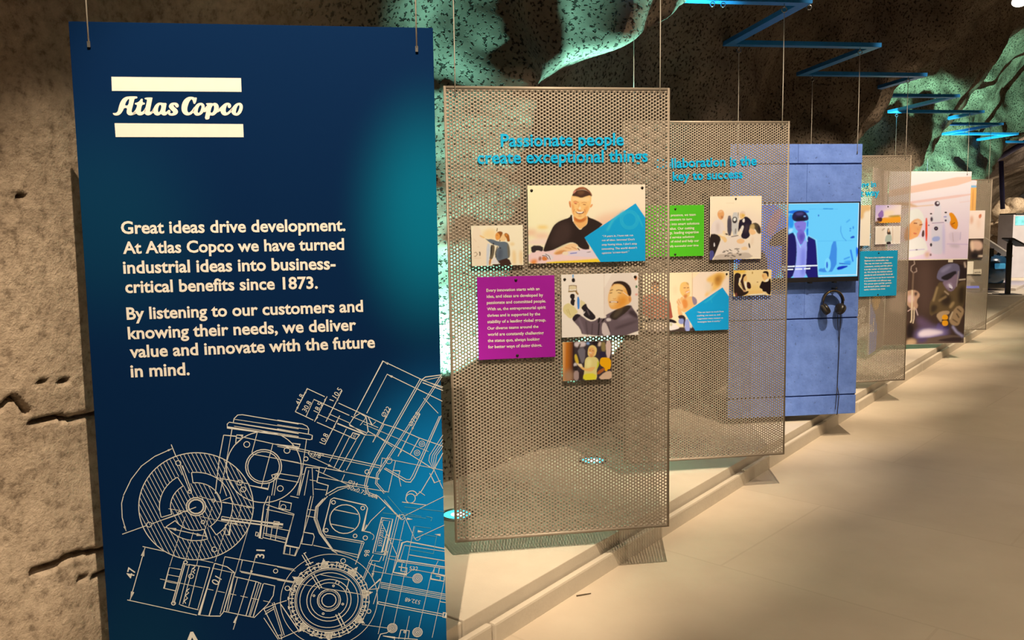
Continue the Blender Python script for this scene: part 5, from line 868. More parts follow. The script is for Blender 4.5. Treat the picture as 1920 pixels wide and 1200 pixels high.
tl = ('We have a long tradition of doing', 'business in a sustainable way.', 'The way we treat our colleagues,', 'customers, society and the planet', 'is at the center of everything we', 'do. We live by the highest ethical', 'standards and constantly focus on', 'safety and how to use fewer resources', 'in a sustainable and efficient way.', 'We are an open and fair partner,', 'and through joint, reliable and', 'caring relations we grow.')
board(P4, 'text_board', 'teal text board with lines of white text, right of the blue concrete panel', 'text board', [(1612.3, 471.5), (1682.7, 469), (1681.3, 553), (1611.3, 557.5)], ct, None, texts=[(s_, (250-k*1.0, y_), yr[k]) for k, (s_, y_) in enumerate(zip(tl, yl))], screws=[(572, 175), (555, 1110)], col=M_TEAL, tb=0.02)
# boards on the farthest perforated panel
c7 = crop(1780, 360, 5.4545); M_PALE = plain('pale_label', (0.62, 0.58, 0.52), rough=0.5, var=0.03)
g7 = 'photo boards on the farthest perforated panel'
board(P7, 'photo_board', 'tall narrow yellow printed strip with a white tip, right of the microscope photo', 'photo print', [(1818, 338), (1831.3, 338), (1829.5, 395), (1816, 395)], crop(1800, 320, 16.0), [('F', (242, 178, 92)), ('P', (232, 215, 200), [(250, 280), (520, 280), (520, 450), (250, 450)], 3), ('P', (130, 180, 200), [(250, 440), (520, 440), (510, 510), (250, 510)], 6), ('P', (215, 140, 70), [(380, 560), (410, 560), (390, 1200), (360, 1200)], 6)], 0.004, g7)
board(P7, 'photo_board', 'cream printed photo with a small orange figure, right of the microscope photo', 'photo print', [(1815, 395), (1847, 394.3), (1845.5, 446.5), (1813, 448)], c7, [('F', (255, 226, 196)), ('P', (215, 120, 75), [(300, 235), (325, 220), (332, 245), (315, 275), (300, 265)], 2), ('P', (226, 160, 120), [(215, 260), (235, 230), (245, 300), (220, 340)], 8), ('P', (246, 205, 170), [(280, 280), (320, 270), (310, 380), (290, 380)], 12)], 0.004, g7)
board(P7, 'photo_board', 'dark printed photo of pinkish hands, right of the welder photo', 'photo print', [(1813, 448), (1843.5, 447), (1842.5, 484), (1812, 486)], c7, [('F', (70, 54, 44)), ('P', (232, 186, 150), [(215, 510), (260, 495), (330, 505), (345, 570), (300, 600), (250, 580), (230, 620)], 6), ('P', (246, 205, 160), [(215, 500), (245, 500), (250, 600), (220, 590)], 6), ('L', (230, 200, 160), [(290, 655), (340, 655)], 18, 3), ('E', (40, 32, 30), (260, 650, 40, 30), 6)], 0.004, g7)
board(P7, 'text_board', 'small white card on the farthest perforated panel beside the welder photo', 'text board', [(1812.5, 490.5), (1825.5, 490), (1824.7, 513.5), (1812, 514.5)], c7, None, group=None, col=M_BOARD)
board(P7, 'text_board', 'tiny pale strip with dark letters beside the white card', 'text board', [(1825.7, 505), (1840.5, 504.5), (1840.2, 513.5), (1825.5, 514.5)], c7, None, texts=[('VIRTUAL', (255, 832), (322, 826))], col=M_PALE, tmat=M_SCREW, tb=0.02)
# ------------------------------------------------------------------ blue concrete panel with screen and headphones
def blue_concrete():
    m, nt, b = new_mat('blue_concrete'); L = nt.links.new
    tc = N(nt, 'ShaderNodeTexCoord'); a = N(nt, 'ShaderNodeTexNoise'); a.inputs['Scale'].default_value = 7; a.inputs['Detail'].default_value = 8; a.inputs['Roughness'].default_value = 0.65
    v = N(nt, 'ShaderNodeTexNoise'); v.inputs['Scale'].default_value = 38; v.inputs['Detail'].default_value = 3
    L(tc.outputs['Object'], a.inputs['Vector']); L(tc.outputs['Object'], v.inputs['Vector'])
    r = N(nt, 'ShaderNodeValToRGB'); r.color_ramp.elements[0].position = 0.3; r.color_ramp.elements[1].position = 0.7
    r.color_ramp.elements[0].color = (0.085, 0.18, 0.62, 1); r.color_ramp.elements[1].color = (0.16, 0.30, 0.88, 1)
    r2 = N(nt, 'ShaderNodeValToRGB'); r2.color_ramp.elements[0].position = 0.27; r2.color_ramp.elements[0].color = (0.3, 0.3, 0.35, 1); r2.color_ramp.elements[1].position = 0.36
    mx = N(nt, 'ShaderNodeMix', data_type='RGBA', blend_type='MULTIPLY'); mx.inputs[0].default_value = 0.8
    L(a.outputs['Fac'], r.inputs[0]); L(v.outputs['Fac'], r2.inputs[0]); L(r.outputs[0], mx.inputs[6]); L(r2.outputs[0], mx.inputs[7]); L(mx.outputs[2], b.inputs['Base Color'])
    bp = N(nt, 'ShaderNodeBump'); bp.inputs['Strength'].default_value = 0.4; bp.inputs['Distance'].default_value = 0.006; L(v.outputs['Fac'], bp.inputs['Height']); L(bp.outputs[0], b.inputs['Normal'])
    b.inputs['Roughness'].default_value = 0.75; return m
M_BCON = blue_concrete(); M_BLACK = plain('black_plastic', (0.012, 0.012, 0.016), rough=0.4, var=0.1); M_GROOVE = plain('groove_shadow_gap', (0.02, 0.045, 0.16), rough=0.9)
t = thing('concrete_panel', P3.mat(), 'blue concrete-look panel with a screen and headphones, right of the second perforated panel', 'display panel')
m = MB(); m.box((0.002, 0.010, 0.002), (P3.W-0.002, 0.022, P3.H-0.002), mi=1)
gz = [0.0]+[P3.uv(x, y)[1] for x, y in ((1602, 739.5), (1607, 594.5), (1480, 307.5))]+[P3.H]
def zline(x, y): return P3.uv(x, y)[1]
gz = [0.0, (zline(1480, 743.5)+zline(1602, 739.5))/2, (zline(1480, 599.5)+zline(1606, 594.5))/2, (zline(1485, 307.5)+zline(1615, 306.5))/2, P3.H]
for k in range(4):
    z0 = gz[k]+(0.005 if k else 0); z1 = gz[k+1]-(0.005 if k < 3 else 0)
    cuts = [0, P3.W]
    if k == 3: cuts = [0, P3.uv(1497, 290)[0], P3.W]
    if k == 2: cuts = [0, P3.uv(1513, 340)[0], P3.W]
    for a, b_ in zip(cuts[:-1], cuts[1:]): m.box((a+0.0006, 0, z0), (b_-0.0006, 0.014, z1), bev=0.003)
m.build('board', [M_BCON, M_GROOVE], t)
u, wv = P3.uv(1560, 541)
hk = MB(); hk.tube([(u, 0.002, wv), (u, -0.055, wv), (u, -0.066, wv+0.012)], 0.006, 8).build('headphone_hook', M_BLACK, t, smooth=True)
# screen
csn = crop(1470, 370, 7.5); offs = 0.055
q = [P3.uv(*p, offs) for p in [(1377, 384.3), (1611.8, 378.8), (1606.8, 516.5), (1375, 525)]]
u0, u1, w0, w1 = (q[0][0]+q[3][0])/2, (q[1][0]+q[2][0])/2, (q[2][1]+q[3][1])/2, (q[0][1]+q[1][1])/2
t = thing('monitor', P3.mat(u0, -offs, w0), 'wide wall monitor showing a man wearing a dark visor headset', 'screen')
W, H = u1-u0, w1-w0; bz = 0.009
fr = MB(); fr.box((-bz, -0.002, -0.034), (W+bz, 0.03, 0)); fr.box((-bz, -0.002, H), (W+bz, 0.03, H+bz)); fr.box((-bz, -0.002, 0), (0, 0.03, H)); fr.box((W, -0.002, 0), (W+bz, 0.03, H)); fr.build('bezel', M_BLACK, t)
MB().box((-bz+0.004, 0.0305, -0.03), (W+bz-0.004, 0.0545, H+bz-0.004), bev=0.004).build('housing', M_BLACK, t)
SC = [('F', (105, 205, 250)), ('P', (70, 120, 250), [(-720, 60), (70, 60), (70, 1140), (-720, 1140)], 12), ('P', (150, 190, 255), [(-600, 120), (-300, 120), (-300, 500), (-600, 500)], 30), ('L', (215, 240, 255), [(-720, 110), (65, 88), (1060, 72)], 12, 1), ('L', (225, 245, 255), [(1058, 72), (1025, 1095)], 12, 1), ('L', (205, 238, 255), [(480, 1105), (1025, 1088)], 12, 1),
 ('P', (20, 110, 222), [(65, 182), (350, 178), (350, 225), (65, 235)], 3), ('P', (36, 150, 236), [(65, 235), (130, 240), (140, 430), (65, 435)], 4), ('P', (30, 130, 228), [(325, 330), (345, 330), (340, 420), (322, 415)], 3), ('P', (20, 125, 226), [(315, 440), (345, 430), (340, 540), (320, 540)], 3), ('P', (170, 225, 255), [(65, 440), (140, 440), (100, 500), (65, 505)], 6),
 ('L', (80, 180, 238), [(350, 165), (760, 165)], 5), ('L', (30, 140, 215), [(555, 160), (690, 163)], 13, 2), ('L', (80, 182, 238), [(480, 616), (1030, 608)], 5, 2), ('E', (20, 60, 190), (487, 255, 8, 14), 2),
 ('P', (28, 26, 70), [(108, 275), (135, 215), (205, 185), (290, 195), (340, 255), (350, 310), (320, 330), (200, 348), (130, 330)], 2), ('P', (70, 64, 120), [(150, 225), (250, 205), (290, 235), (200, 260)], 6), ('P', (12, 12, 36), [(150, 280), (300, 270), (300, 330), (180, 340)], 8), ('E', (120, 170, 230), (292, 268, 16, 10), 2),
 ('P', (132, 122, 216), [(140, 345), (312, 330), (314, 420), (282, 490), (240, 500), (195, 480), (155, 430)], 3), ('P', (100, 90, 195), [(180, 455), (270, 455), (240, 480)], 5), ('P', (95, 80, 180), [(180, 405), (225, 405), (220, 425), (185, 420)], 5), ('P', (120, 104, 204), [(178, 470), (292, 470), (305, 570), (240, 690), (185, 610)], 4), ('P', (90, 76, 180), [(200, 520), (290, 500), (280, 590), (235, 640)], 10),
 ('P', (155, 165, 242), [(148, 500), (185, 610), (232, 705), (300, 590), (325, 620), (325, 900), (305, 1150), (105, 1150), (170, 950), (180, 700)], 3), ('P', (124, 132, 222), [(240, 720), (300, 700), (300, 1100), (230, 1100)], 14),
 ('P', (14, 14, 92), [(-40, 620), (60, 520), (148, 485), (185, 700), (165, 980), (110, 1150), (-40, 1150)], 3), ('P', (18, 15, 106), [(325, 540), (395, 560), (455, 605), (485, 1110), (480, 1150), (298, 1150), (322, 800)], 3), ('L', (190, 225, 255), [(295, 490), (330, 620)], 12, 2), ('L', (175, 215, 255), [(148, 500), (235, 705)], 10, 2), ('L', (150, 225, 255), [(345, 540), (455, 600), (485, 1100)], 10, 2),
 ('P', (60, 140, 226), [(680, 618), (748, 616), (738, 1045), (490, 1055), (490, 1000), (580, 1000), (640, 850)], 2), ('E', (120, 215, 252), (615, 948, 44, 98), 3), ('E', (40, 95, 212), (606, 952, 13, 48), 3), ('P', (0, 50, 190), [(735, 1000), (780, 965), (935, 960), (770, 1030)], 3), ('L', (0, 62, 192), [(780, 930), (930, 940)], 14, 3), ('L', (20, 112, 230), [(938, 740), (970, 900)], 20, 4), ('L', (30, 130, 230), [(845, 870), (925, 840)], 14, 4), ('P', (20, 112, 236), [(1008, 705), (1040, 695), (1040, 800), (1022, 870)], 3), ('P', (60, 160, 240), [(840, 900), (940, 880), (950, 940), (850, 940)], 8),
 ('L', (45, 132, 222), [(802, 400), (798, 480), (830, 565), (878, 612)], 7, 2), ('L', (60, 160, 232), [(880, 350), (925, 315)], 14, 4), ('E', (50, 140, 226), (935, 440, 14, 10), 3), ('E', (40, 120, 222), (932, 470, 12, 8), 2), ('P', (20, 80, 200), [(930, 560), (985, 535), (1000, 570), (940, 580)], 3), ('E', (40, 130, 226), (975, 425, 8, 22), 3),
 ('P', (172, 124, 170), [(-260, 430), (-150, 220), (-60, 150), (-15, 180), (-70, 330), (-140, 530), (-220, 540)], 5), ('P', (44, 34, 52), [(-240, 690), (-150, 520), (0, 425), (55, 430), (60, 640), (-60, 690)], 4), ('P', (30, 24, 46), [(-720, 1140), (-560, 760), (-380, 700), (-240, 800), (-220, 1140)], 6), ('E', (150, 110, 160), (-440, 560, 80, 110), 6), ('P', (40, 34, 60), [(-530, 480), (-440, 420), (-350, 470), (-360, 540), (-530, 545)], 4),
 ('L', (245, 250, 255), [(-20, 978), (150, 970)], 17, 1.5), ('L', (245, 250, 255), [(166, 968), (470, 960)], 17, 1.5), ('L', (245, 250, 255), [(-20, 1018), (125, 1013)], 17, 1.5), ('L', (245, 250, 255), [(165, 1011), (255, 1007)], 17, 1.5), ('L', (245, 250, 255), [(285, 1006), (365, 1001)], 17, 1.5)]
can = Canvas(W, H, 0.0028); paint(P3, (u0, w0), can, csn, SC, offs, lambda c: lin(c)); print_mesh('screen', can, M_SCREEN, t, 0.001)
M_MOUNT = M_BLACK
for k in (0.24, 0.62, 0.82): MB().box((W*k-0.012, 0.0, -0.044), (W*k+0.012, 0.03, -0.0342)).build('mount_tab', M_BLACK, t)
# headphones hanging on the hook
hu, hw = P3.uv(1562, 568, 0.05); t = thing('headphones', P3.mat(hu, -0.045, hw), 'black over-ear headphones hanging on a hook on the blue concrete panel', 'headphones')
M_HEAD = plain('headphone_black', (0.018, 0.016, 0.015), rough=0.35, var=0.1); M_GOLD = plain('headband_trim', (0.20, 0.14, 0.05), rough=0.3, metal=0.6)
band = []; R_ = 0.078
for a in np.linspace(-25, 205, 30): band.append((R_*math.cos(math.radians(a)), 0.002, R_*1.05*math.sin(math.radians(a))+0.005))
hb = MB()
vs = []; fs = []
for k, p in enumerate(band):
    a = math.radians(-25+230*k/29); nx, nz = math.cos(a), math.sin(a); wd = 0.013+0.007*math.sin(max(0, min(math.pi, a)))
    for s_, rr in ((-1, -0.004), (1, -0.004), (1, 0.004), (-1, 0.004)): vs.append((p[0]+nx*rr, p[1]+s_*wd, p[2]+nz*rr))
for k in range(29):
    for j in range(4): fs.append((4*k+j, 4*k+(j+1) % 4, 4*k+4+(j+1) % 4, 4*k+4+j))
hb.add(vs, fs+[(3, 2, 1, 0), (116, 117, 118, 119)]); hb.build('headband', M_HEAD, t)
g = MB(); g.tube([(p[0]*1.06, -0.013-0.004*math.sin(max(0.0, math.radians(-25+230*k/29))), p[2]*1.06) for k, p in enumerate(band)][4:-4], 0.0028, 6); g.build('headband_trim', M_GOLD, t, smooth=True)
for s_ in (1, -1):
    M4 = Matrix.Translation((s_*0.057, -0.004, -0.044)) @ Matrix.Rotation(s_*math.radians(-58), 4, 'Y') @ Matrix.Rotation(math.radians(12), 4, 'X')
    e = MB().lathe([(0.012, 0.026), (0.034, 0.022), (0.041, 0.012), (0.042, 0.0), (0.036, -0.002)], 28, M=M4).build('ear_cup', M_HEAD, t, smooth=True)
    c_ = MB(); vs0 = len(c_.v); c_.ring((0, 0, -0.010), (0, 0, 1), 0.029, 0.013, 26, 10); c_.v = [tuple(M4 @ Vector(v)) for v in c_.v]; c_.build('ear_cushion', plain('ear_cushion', (0.03, 0.026, 0.022), rough=0.8, var=0.1), t, smooth=True)
def pt3(x, y, off): u_, w_ = P3.uv(x, y, off); return (u_-hu, 0.045-off, w_-hw)
cab = MB()
cab.tube([pt3(1577, 578, .045), pt3(1576, 600, .03), pt3(1574, 630, .02), pt3(1573, 660, .014), pt3(1571, 700, .012), pt3(1570, 725, .012), pt3(1573, 742, .013), pt3(1570, 775, .012), pt3(1569, 778, .012)], 0.0028, 6)
cab.tube([pt3(1570, 582, .05), pt3(1571, 610, .02), pt3(1573, 640, .014)], 0.0022, 6); cab.tube([pt3(1570, 725, .014), pt3(1568, 748, .012), pt3(1566, 768, .012)], 0.0024, 6)
cab.build('cable', M_HEAD, t, smooth=True)
# ------------------------------------------------------------------ folded photo panel (main face and side wing)
t = thing('picture_wall', P6.mat(), 'photo panel with a microscope picture above a welder picture', 'display panel')
MB().box((0, 0, 0), (P6.W, 0.012, P6.H), bev=0.001).build('board', M_BOARD, t)
ci, cj = crop(1690, 315, 6.6667), crop(1690, 480, 6.6667)
wsp = (P6.uv(1815, 485)[1]+P6.uv(1705, 487.5)[1])/2
MIC = [('G', (255, 243, 222), (252, 222, 226), (400, 50), (500, 1100)), ('P', (250, 206, 172), [(-250, 300), (130, 222), (885, 78), (885, 188), (130, 312), (-250, 380)], 3), ('P', (250, 208, 188), [(-250, 470), (130, 415), (872, 312), (872, 346), (130, 446), (-250, 500)], 3), ('L', (246, 206, 168), [(-200, 530), (130, 485), (400, 462)], 13, 3), ('L', (250, 216, 202), [(730, 430), (862, 412)], 10, 4), ('P', (228, 176, 120), [(-200, 440), (60, 425), (230, 485), (120, 480)], 6),
 ('P', (255, 250, 238), [(-40, 720), (60, 560), (180, 500), (245, 530), (295, 640), (275, 710), (220, 632), (150, 645), (60, 760)], 4), ('P', (252, 180, 108), [(60, 760), (110, 690), (155, 645), (222, 630), (265, 680), (250, 760), (205, 865), (150, 900), (60, 910), (30, 880)], 3), ('P', (236, 145, 66), [(40, 780), (100, 700), (110, 890), (45, 915)], 10), ('P', (255, 214, 160), [(160, 660), (220, 645), (250, 690), (200, 720)], 12), ('L', (150, 80, 42), [(158, 690), (195, 692)], 13, 2), ('L', (150, 82, 44), [(228, 712), (262, 706)], 12, 2), ('P', (230, 120, 80), [(145, 805), (185, 812), (200, 825), (160, 832)], 2), ('P', (244, 160, 100), [(190, 740), (220, 770), (205, 785)], 4),
 ('P', (255, 247, 240), [(-150, 960), (100, 905), (220, 850), (300, 900), (340, 1060), (90, 1130), (-150, 1130)], 4), ('P', (94, 64, 60), [(262, 780), (288, 775), (286, 862), (250, 860)], 2), ('P', (250, 76, 22), [(300, 630), (326, 618), (326, 910), (300, 912)], 3), ('L', (205, 190, 215), [(100, 1030), (290, 1015)], 9, 3), ('E', (130, 120, 130), (190, 1022, 14, 8), 2), ('P', (240, 190, 140), [(290, 1060), (350, 1040), (350, 1110), (300, 1120)], 12),
 ('P', (244, 234, 250), [(415, 425), (495, 420), (502, 670), (432, 685), (358, 662), (368, 590), (415, 572)], 3), ('P', (240, 228, 248), [(378, 705), (542, 690), (542, 1080), (368, 1075), (372, 960)], 4), ('P', (222, 206, 240), [(510, 690), (545, 690), (545, 1080), (515, 1080)], 8), ('E', (80, 58, 66), (448, 446, 33, 33), 2), ('E', (244, 236, 248), (456, 438, 16, 14), 2), ('E', (48, 34, 44), (434, 756, 26, 26), 2), ('E', (150, 130, 150), (434, 756, 8, 8), 2), ('P', (178, 188, 242), [(384, 860), (485, 850), (482, 912), (384, 922)], 4),
 ('E', (50, 36, 46), (371, 572, 15, 9), 1.5), ('E', (42, 32, 42), (371, 960, 14, 22), 2), ('E', (150, 110, 110), (366, 1085, 12, 16), 3), ('E', (70, 54, 66), (378, 640, 16, 30), 4), ('L', (160, 140, 170), [(385, 690), (530, 680)], 9, 2), ('E', (120, 100, 120), (342, 716, 12, 8), 2),
 ('P', (240, 230, 250), [(520, 600), (580, 568), (625, 605), (605, 690), (540, 682)], 3), ('E', (48, 34, 46), (555, 556, 16, 10), 1.5), ('E', (60, 46, 70), (554, 656, 13, 13), 2), ('E', (130, 120, 190), (548, 610, 22, 6), 2), ('P', (247, 155, 24), [(588, 562), (640, 555), (690, 625), (714, 700), (692, 775), (640, 752), (600, 690), (622, 640)], 2), ('L', (90, 46, 20), [(625, 706), (668, 684)], 9, 1.5), ('P', (226, 120, 20), [(600, 690), (640, 680), (660, 755), (640, 752)], 8),
 ('P', (240, 216, 216), [(590, 800), (745, 795), (745, 890), (690, 930), (630, 930), (598, 890)], 5), ('L', (200, 170, 170), [(640, 810), (650, 920)], 6, 3), ('L', (225, 196, 216), [(570, 950), (850, 955)], 12, 3), ('P', (218, 196, 196), [(600, 950), (730, 955), (725, 1000), (605, 985)], 10), ('L', (205, 185, 200), [(740, 800), (735, 900)], 8, 3), ('L', (255, 250, 242), [(905, 40), (832, 1130)], 12, 1), ('L', (255, 250, 242), [(-300, 80), (905, 45)], 8, 1)]
WELD = [('F', (74, 54, 42)), ('P', (92, 68, 54), [(200, 60), (400, 60), (400, 700), (220, 760)], 40), ('P', (110, 90, 78), [(-320, 60), (60, 60), (60, 420), (-320, 420)], 20), ('P', (200, 165, 130), [(-160, 520), (0, 440), (60, 560), (0, 760), (-150, 740)], 16), ('P', (110, 82, 62), [(-320, 700), (60, 700), (60, 1150), (-320, 1150)], 14),
 ('L', (168, 142, 118), [(160, 60), (166, 100), (125, 130), (118, 180), (150, 212), (192, 192), (186, 150)], 12, 2), ('L', (124, 98, 74), [(150, 210), (145, 310), (140, 430)], 20, 3), ('P', (202, 158, 118), [(30, 470), (100, 425), (190, 428), (240, 488), (185, 560), (215, 635), (150, 690), (70, 610), (40, 560)], 4), ('P', (228, 188, 168), [(70, 500), (150, 480), (160, 570), (90, 590)], 8), ('P', (70, 46, 40), [(160, 450), (205, 450), (190, 500), (165, 500)], 6), ('L', (236, 208, 160), [(136, 430), (128, 800), (115, 830)], 17, 2), ('L', (228, 200, 155), [(160, 640), (158, 780), (145, 840)], 14, 2), ('L', (224, 186, 160), [(80, 690), (135, 655)], 10, 2), ('L', (222, 190, 170), [(180, 660), (205, 740)], 12, 3), ('P', (40, 28, 26), [(70, 840), (150, 850), (160, 1010), (60, 1030)], 10),
 ('P', (106, 84, 52), [(350, 590), (400, 520), (440, 400), (470, 325), (530, 330), (605, 465), (720, 330), (820, 300), (790, 640), (700, 650), (600, 710), (440, 705), (355, 765)], 4), ('P', (58, 44, 32), [(500, 460), (640, 500), (600, 640), (480, 600)], 14), ('L', (170, 140, 90), [(400, 560), (450, 390)], 22, 6), ('L', (160, 130, 84), [(470, 560), (560, 505)], 22, 6), ('P', (174, 142, 90), [(590, 640), (640, 565), (675, 580), (620, 660)], 6), ('P', (56, 42, 28), [(700, 420), (800, 340), (790, 600), (720, 620)], 16), ('L', (190, 160, 120), [(540, 440), (590, 480)], 16, 4), ('P', (62, 48, 34), [(370, 600), (460, 620), (430, 690), (365, 720)], 10),
 ('P', (52, 38, 35), [(700, 95), (770, 110), (815, 160), (825, 270), (720, 305), (680, 180)], 3), ('P', (118, 108, 124), [(440, 255), (470, 165), (550, 108), (640, 88), (720, 105), (735, 190), (715, 300), (640, 332), (500, 312), (450, 290)], 3), ('P', (150, 140, 156), [(480, 190), (560, 130), (640, 110), (600, 160), (520, 210)], 8), ('P', (44, 37, 38), [(478, 275), (560, 228), (680, 178), (695, 212), (640, 292), (560, 312)], 4), ('P', (144, 118, 128), [(510, 315), (600, 300), (695, 205), (718, 300), (665, 420), (605, 452), (540, 385)], 4), ('P', (190, 165, 175), [(560, 350), (620, 330), (640, 380), (580, 400)], 8), ('P', (244, 230, 230), [(588, 338), (640, 380), (642, 412), (600, 402)], 2), ('P', (40, 30, 30), [(600, 395), (635, 415), (605, 415)], 2), ('L', (190, 170, 150), [(715, 190), (690, 380)], 9, 3), ('L', (230, 205, 165), [(722, 298), (800, 290)], 14, 3), ('L', (225, 195, 160), [(790, 80), (800, 140)], 18, 5),
 ('P', (192, 158, 112), [(430, 740), (490, 690), (600, 682), (605, 722), (525, 750), (505, 835), (470, 805)], 4), ('P', (176, 142, 97), [(590, 770), (640, 690), (710, 612), (775, 650), (785, 705), (745, 785), (720, 865), (660, 875), (610, 845)], 4), ('L', (70, 52, 36), [(700, 660), (745, 700)], 14, 4), ('L', (74, 54, 38), [(690, 720), (720, 770)], 14, 4), ('L', (80, 60, 40), [(640, 790), (700, 830)], 12, 4), ('L', (225, 195, 145), [(640, 700), (605, 790)], 12, 4),
 ('P', (90, 72, 112), [(425, 925), (460, 825), (505, 870), (600, 900), (580, 930)], 6), ('E', (252, 170, 24), (545, 768, 38, 36), 2), ('E', (252, 168, 24), (546, 838, 38, 40), 2), ('L', (60, 36, 26), [(505, 802), (585, 800)], 9, 2), ('P', (48, 36, 60), [(520, 880), (600, 870), (590, 925), (520, 920)], 4),
 ('P', (150, 130, 182), [(180, 960), (300, 890), (560, 920), (600, 970), (400, 1040), (190, 1050)], 24), ('P', (110, 84, 104), [(180, 740), (340, 820), (420, 900), (220, 900)], 20), ('P', (255, 232, 226), [(205, 960), (300, 912), (470, 930), (545, 955), (400, 995), (225, 1020)], 10), ('P', (112, 90, 72), [(75, 1040), (300, 1030), (560, 985), (770, 1000), (770, 1130), (75, 1130)], 5), ('P', (214, 174, 124), [(60, 1050), (150, 1030), (210, 1090), (60, 1120)], 10), ('P', (62, 46, 42), [(400, 1055), (740, 1000), (775, 1070), (600, 1075)], 5), ('L', (208, 198, 240), [(640, 880), (690, 950), (770, 1005)], 18, 8), ('P', (90, 70, 110), [(190, 1040), (340, 1020), (300, 1075), (200, 1080)], 12)]
WHITE6 = lin((255, 238, 208))
for nm, z0, z1, ly, cc in (('upper_picture', wsp+0.004, P6.H-0.002, MIC, ci), ('lower_picture', 0.003, wsp-0.006, WELD, cj)):
    can = Canvas(P6.W-0.004, z1-z0, 0.0027); paint(P6, (0.002, z0), can, cc, ly, 0.0, lambda c: ink(c, None, 0.68)); print_mesh(nm, can, M_PRINT, t, -0.0006, (0.002, z0))
u, wv = P6.uv(1782, 488.5); MB().box((u-0.03, -0.004, wv-0.02), (u+0.03, -0.0008, wv+0.012)).build('tab', M_PALE, t)
class Wing(Panel):
    def __init__(s, base, L_):
        d = np.array([-0.0662, 0.9978, 0.0]); s.x, s.z = d, np.array([0, 0, 1.0]); s.W, s.H = L_, base.H; s.o = base.at(0, 0, 0)-d*(L_+0.004); s.o[2] = base.o[2]; s.set()
WG = Wing(P6, 0.86)
t = thing('side_picture_wall', WG.mat(), 'photo panel seen edge-on behind the teal text board, with a blue printed shape', 'display panel')
MB().box((0, 0, 0), (WG.W, 0.012, WG.H), bev=0.001).build('board', M_BOARD, t)
can = Canvas(WG.W-0.004, WG.H-0.004, 0.006)
cid = lambda x, y: (x, y)
WL = [('G', (236, 205, 178), (216, 182, 152), (1610, 320), (1610, 560)), ('P', (118, 92, 72), [(1560, 480), (1660, 540), (1660, 670), (1560, 720)], 2), ('L', (170, 140, 118), [(1655, 320), (1655, 540)], 5, 1), ('L', (250, 230, 205), [(1640, 320), (1638, 520)], 5, 2), ('L', (205, 172, 145), [(1625, 320), (1622, 500)], 3, 1), ('P', (250, 185, 60), [(1634, 556), (1652, 552), (1648, 575), (1640, 585)], 2), ('P', (248, 226, 190), [(1600, 470), (1640, 520), (1632, 560), (1590, 540)], 4), ('P', (60, 140, 225), [(1560, 500), (1600, 545), (1628, 556), (1641, 590), (1645, 622), (1640, 668), (1560, 720)], 0)]
paint(WG, (0.002, 0.002), can, cid, WL, 0.0, lambda c: ink(c, None, 0.62)); print_mesh('picture', can, M_PRINT, t, -0.0006, (0.002, 0.002))
for grp_ in ((('“Working together', (1592, 597), (1623, 582)), ('with others is how', (1592, 606), (1623, 591)), ('we succeed here”', (1592, 616), (1622, 602))), (('Innovation lead', (1592, 644), (1638, 620)),)):
    m = MB()
    for s_, a, b_ in grp_: letters(m, s_, *WG.uv(*a), *WG.uv(*b_), -0.0014, bold=0.02)
    m.build('text', M_WHITETXT, t)
# ------------------------------------------------------------------ zigzag rail and hanging wires
M_RAIL = plain('blue_rail', (0.015, 0.24, 0.75), rough=0.45, metal=0.0, var=0.08); M_WIRE = plain('steel_wire', (0.85, 0.82, 0.76), rough=0.4, metal=0.0, var=0.03); M_RING = plain('ring_steel', (0.55, 0.55, 0.55), rough=0.25, metal=0.9)
RZ = CAM_Z+1.268; dd = np.array([math.cos(TH), math.sin(TH)])
def railpt(i, k): return np.array([PX0, PY0+i*STEP])-dd*k
t = thing('zigzag_rail', Matrix.Translation((PX0, PY0, RZ)), 'long zigzag rail of flat blue bars hanging above the panels', 'rail')
ZZ = []
for i in range(0, 10): ZZ += [railpt(i, 1.03), railpt(i, -0.07)]
ZZ = np.array(ZZ); HW = 0.034
def miter(k):
    if k == 0 or k == len(ZZ)-1:
        d = ZZ[1]-ZZ[0] if k == 0 else ZZ[-1]-ZZ[-2]; d = d/np.hypot(*d); return np.array([-d[1], d[0]])*HW
    d0 = ZZ[k]-ZZ[k-1]; d1 = ZZ[k+1]-ZZ[k]; d0 = d0/np.hypot(*d0); d1 = d1/np.hypot(*d1)
    n0 = np.array([-d0[1], d0[0]]); n1 = np.array([-d1[1], d1[0]]); b_ = n0+n1; b_ = b_/np.hypot(*b_); return b_*HW/max(0.30, b_@n0)
for k in range(len(ZZ)-1):
    ma, mb_ = miter(k), miter(k+1); ps = [q_-np.array([PX0, PY0]) for q_ in (ZZ[k]-ma, ZZ[k+1]-mb_, ZZ[k+1]+mb_, ZZ[k]+ma)]
    m = MB(); vs = [(q_[0], q_[1], z) for z in (0.004, 0.034) for q_ in ps]; m.add(vs, [(3, 2, 1, 0), (4, 5, 6, 7), (0, 1, 5, 4), (1, 2, 6, 5), (2, 3, 7, 6), (3, 0, 4, 7)]); m.build('bar', M_RAIL, t)
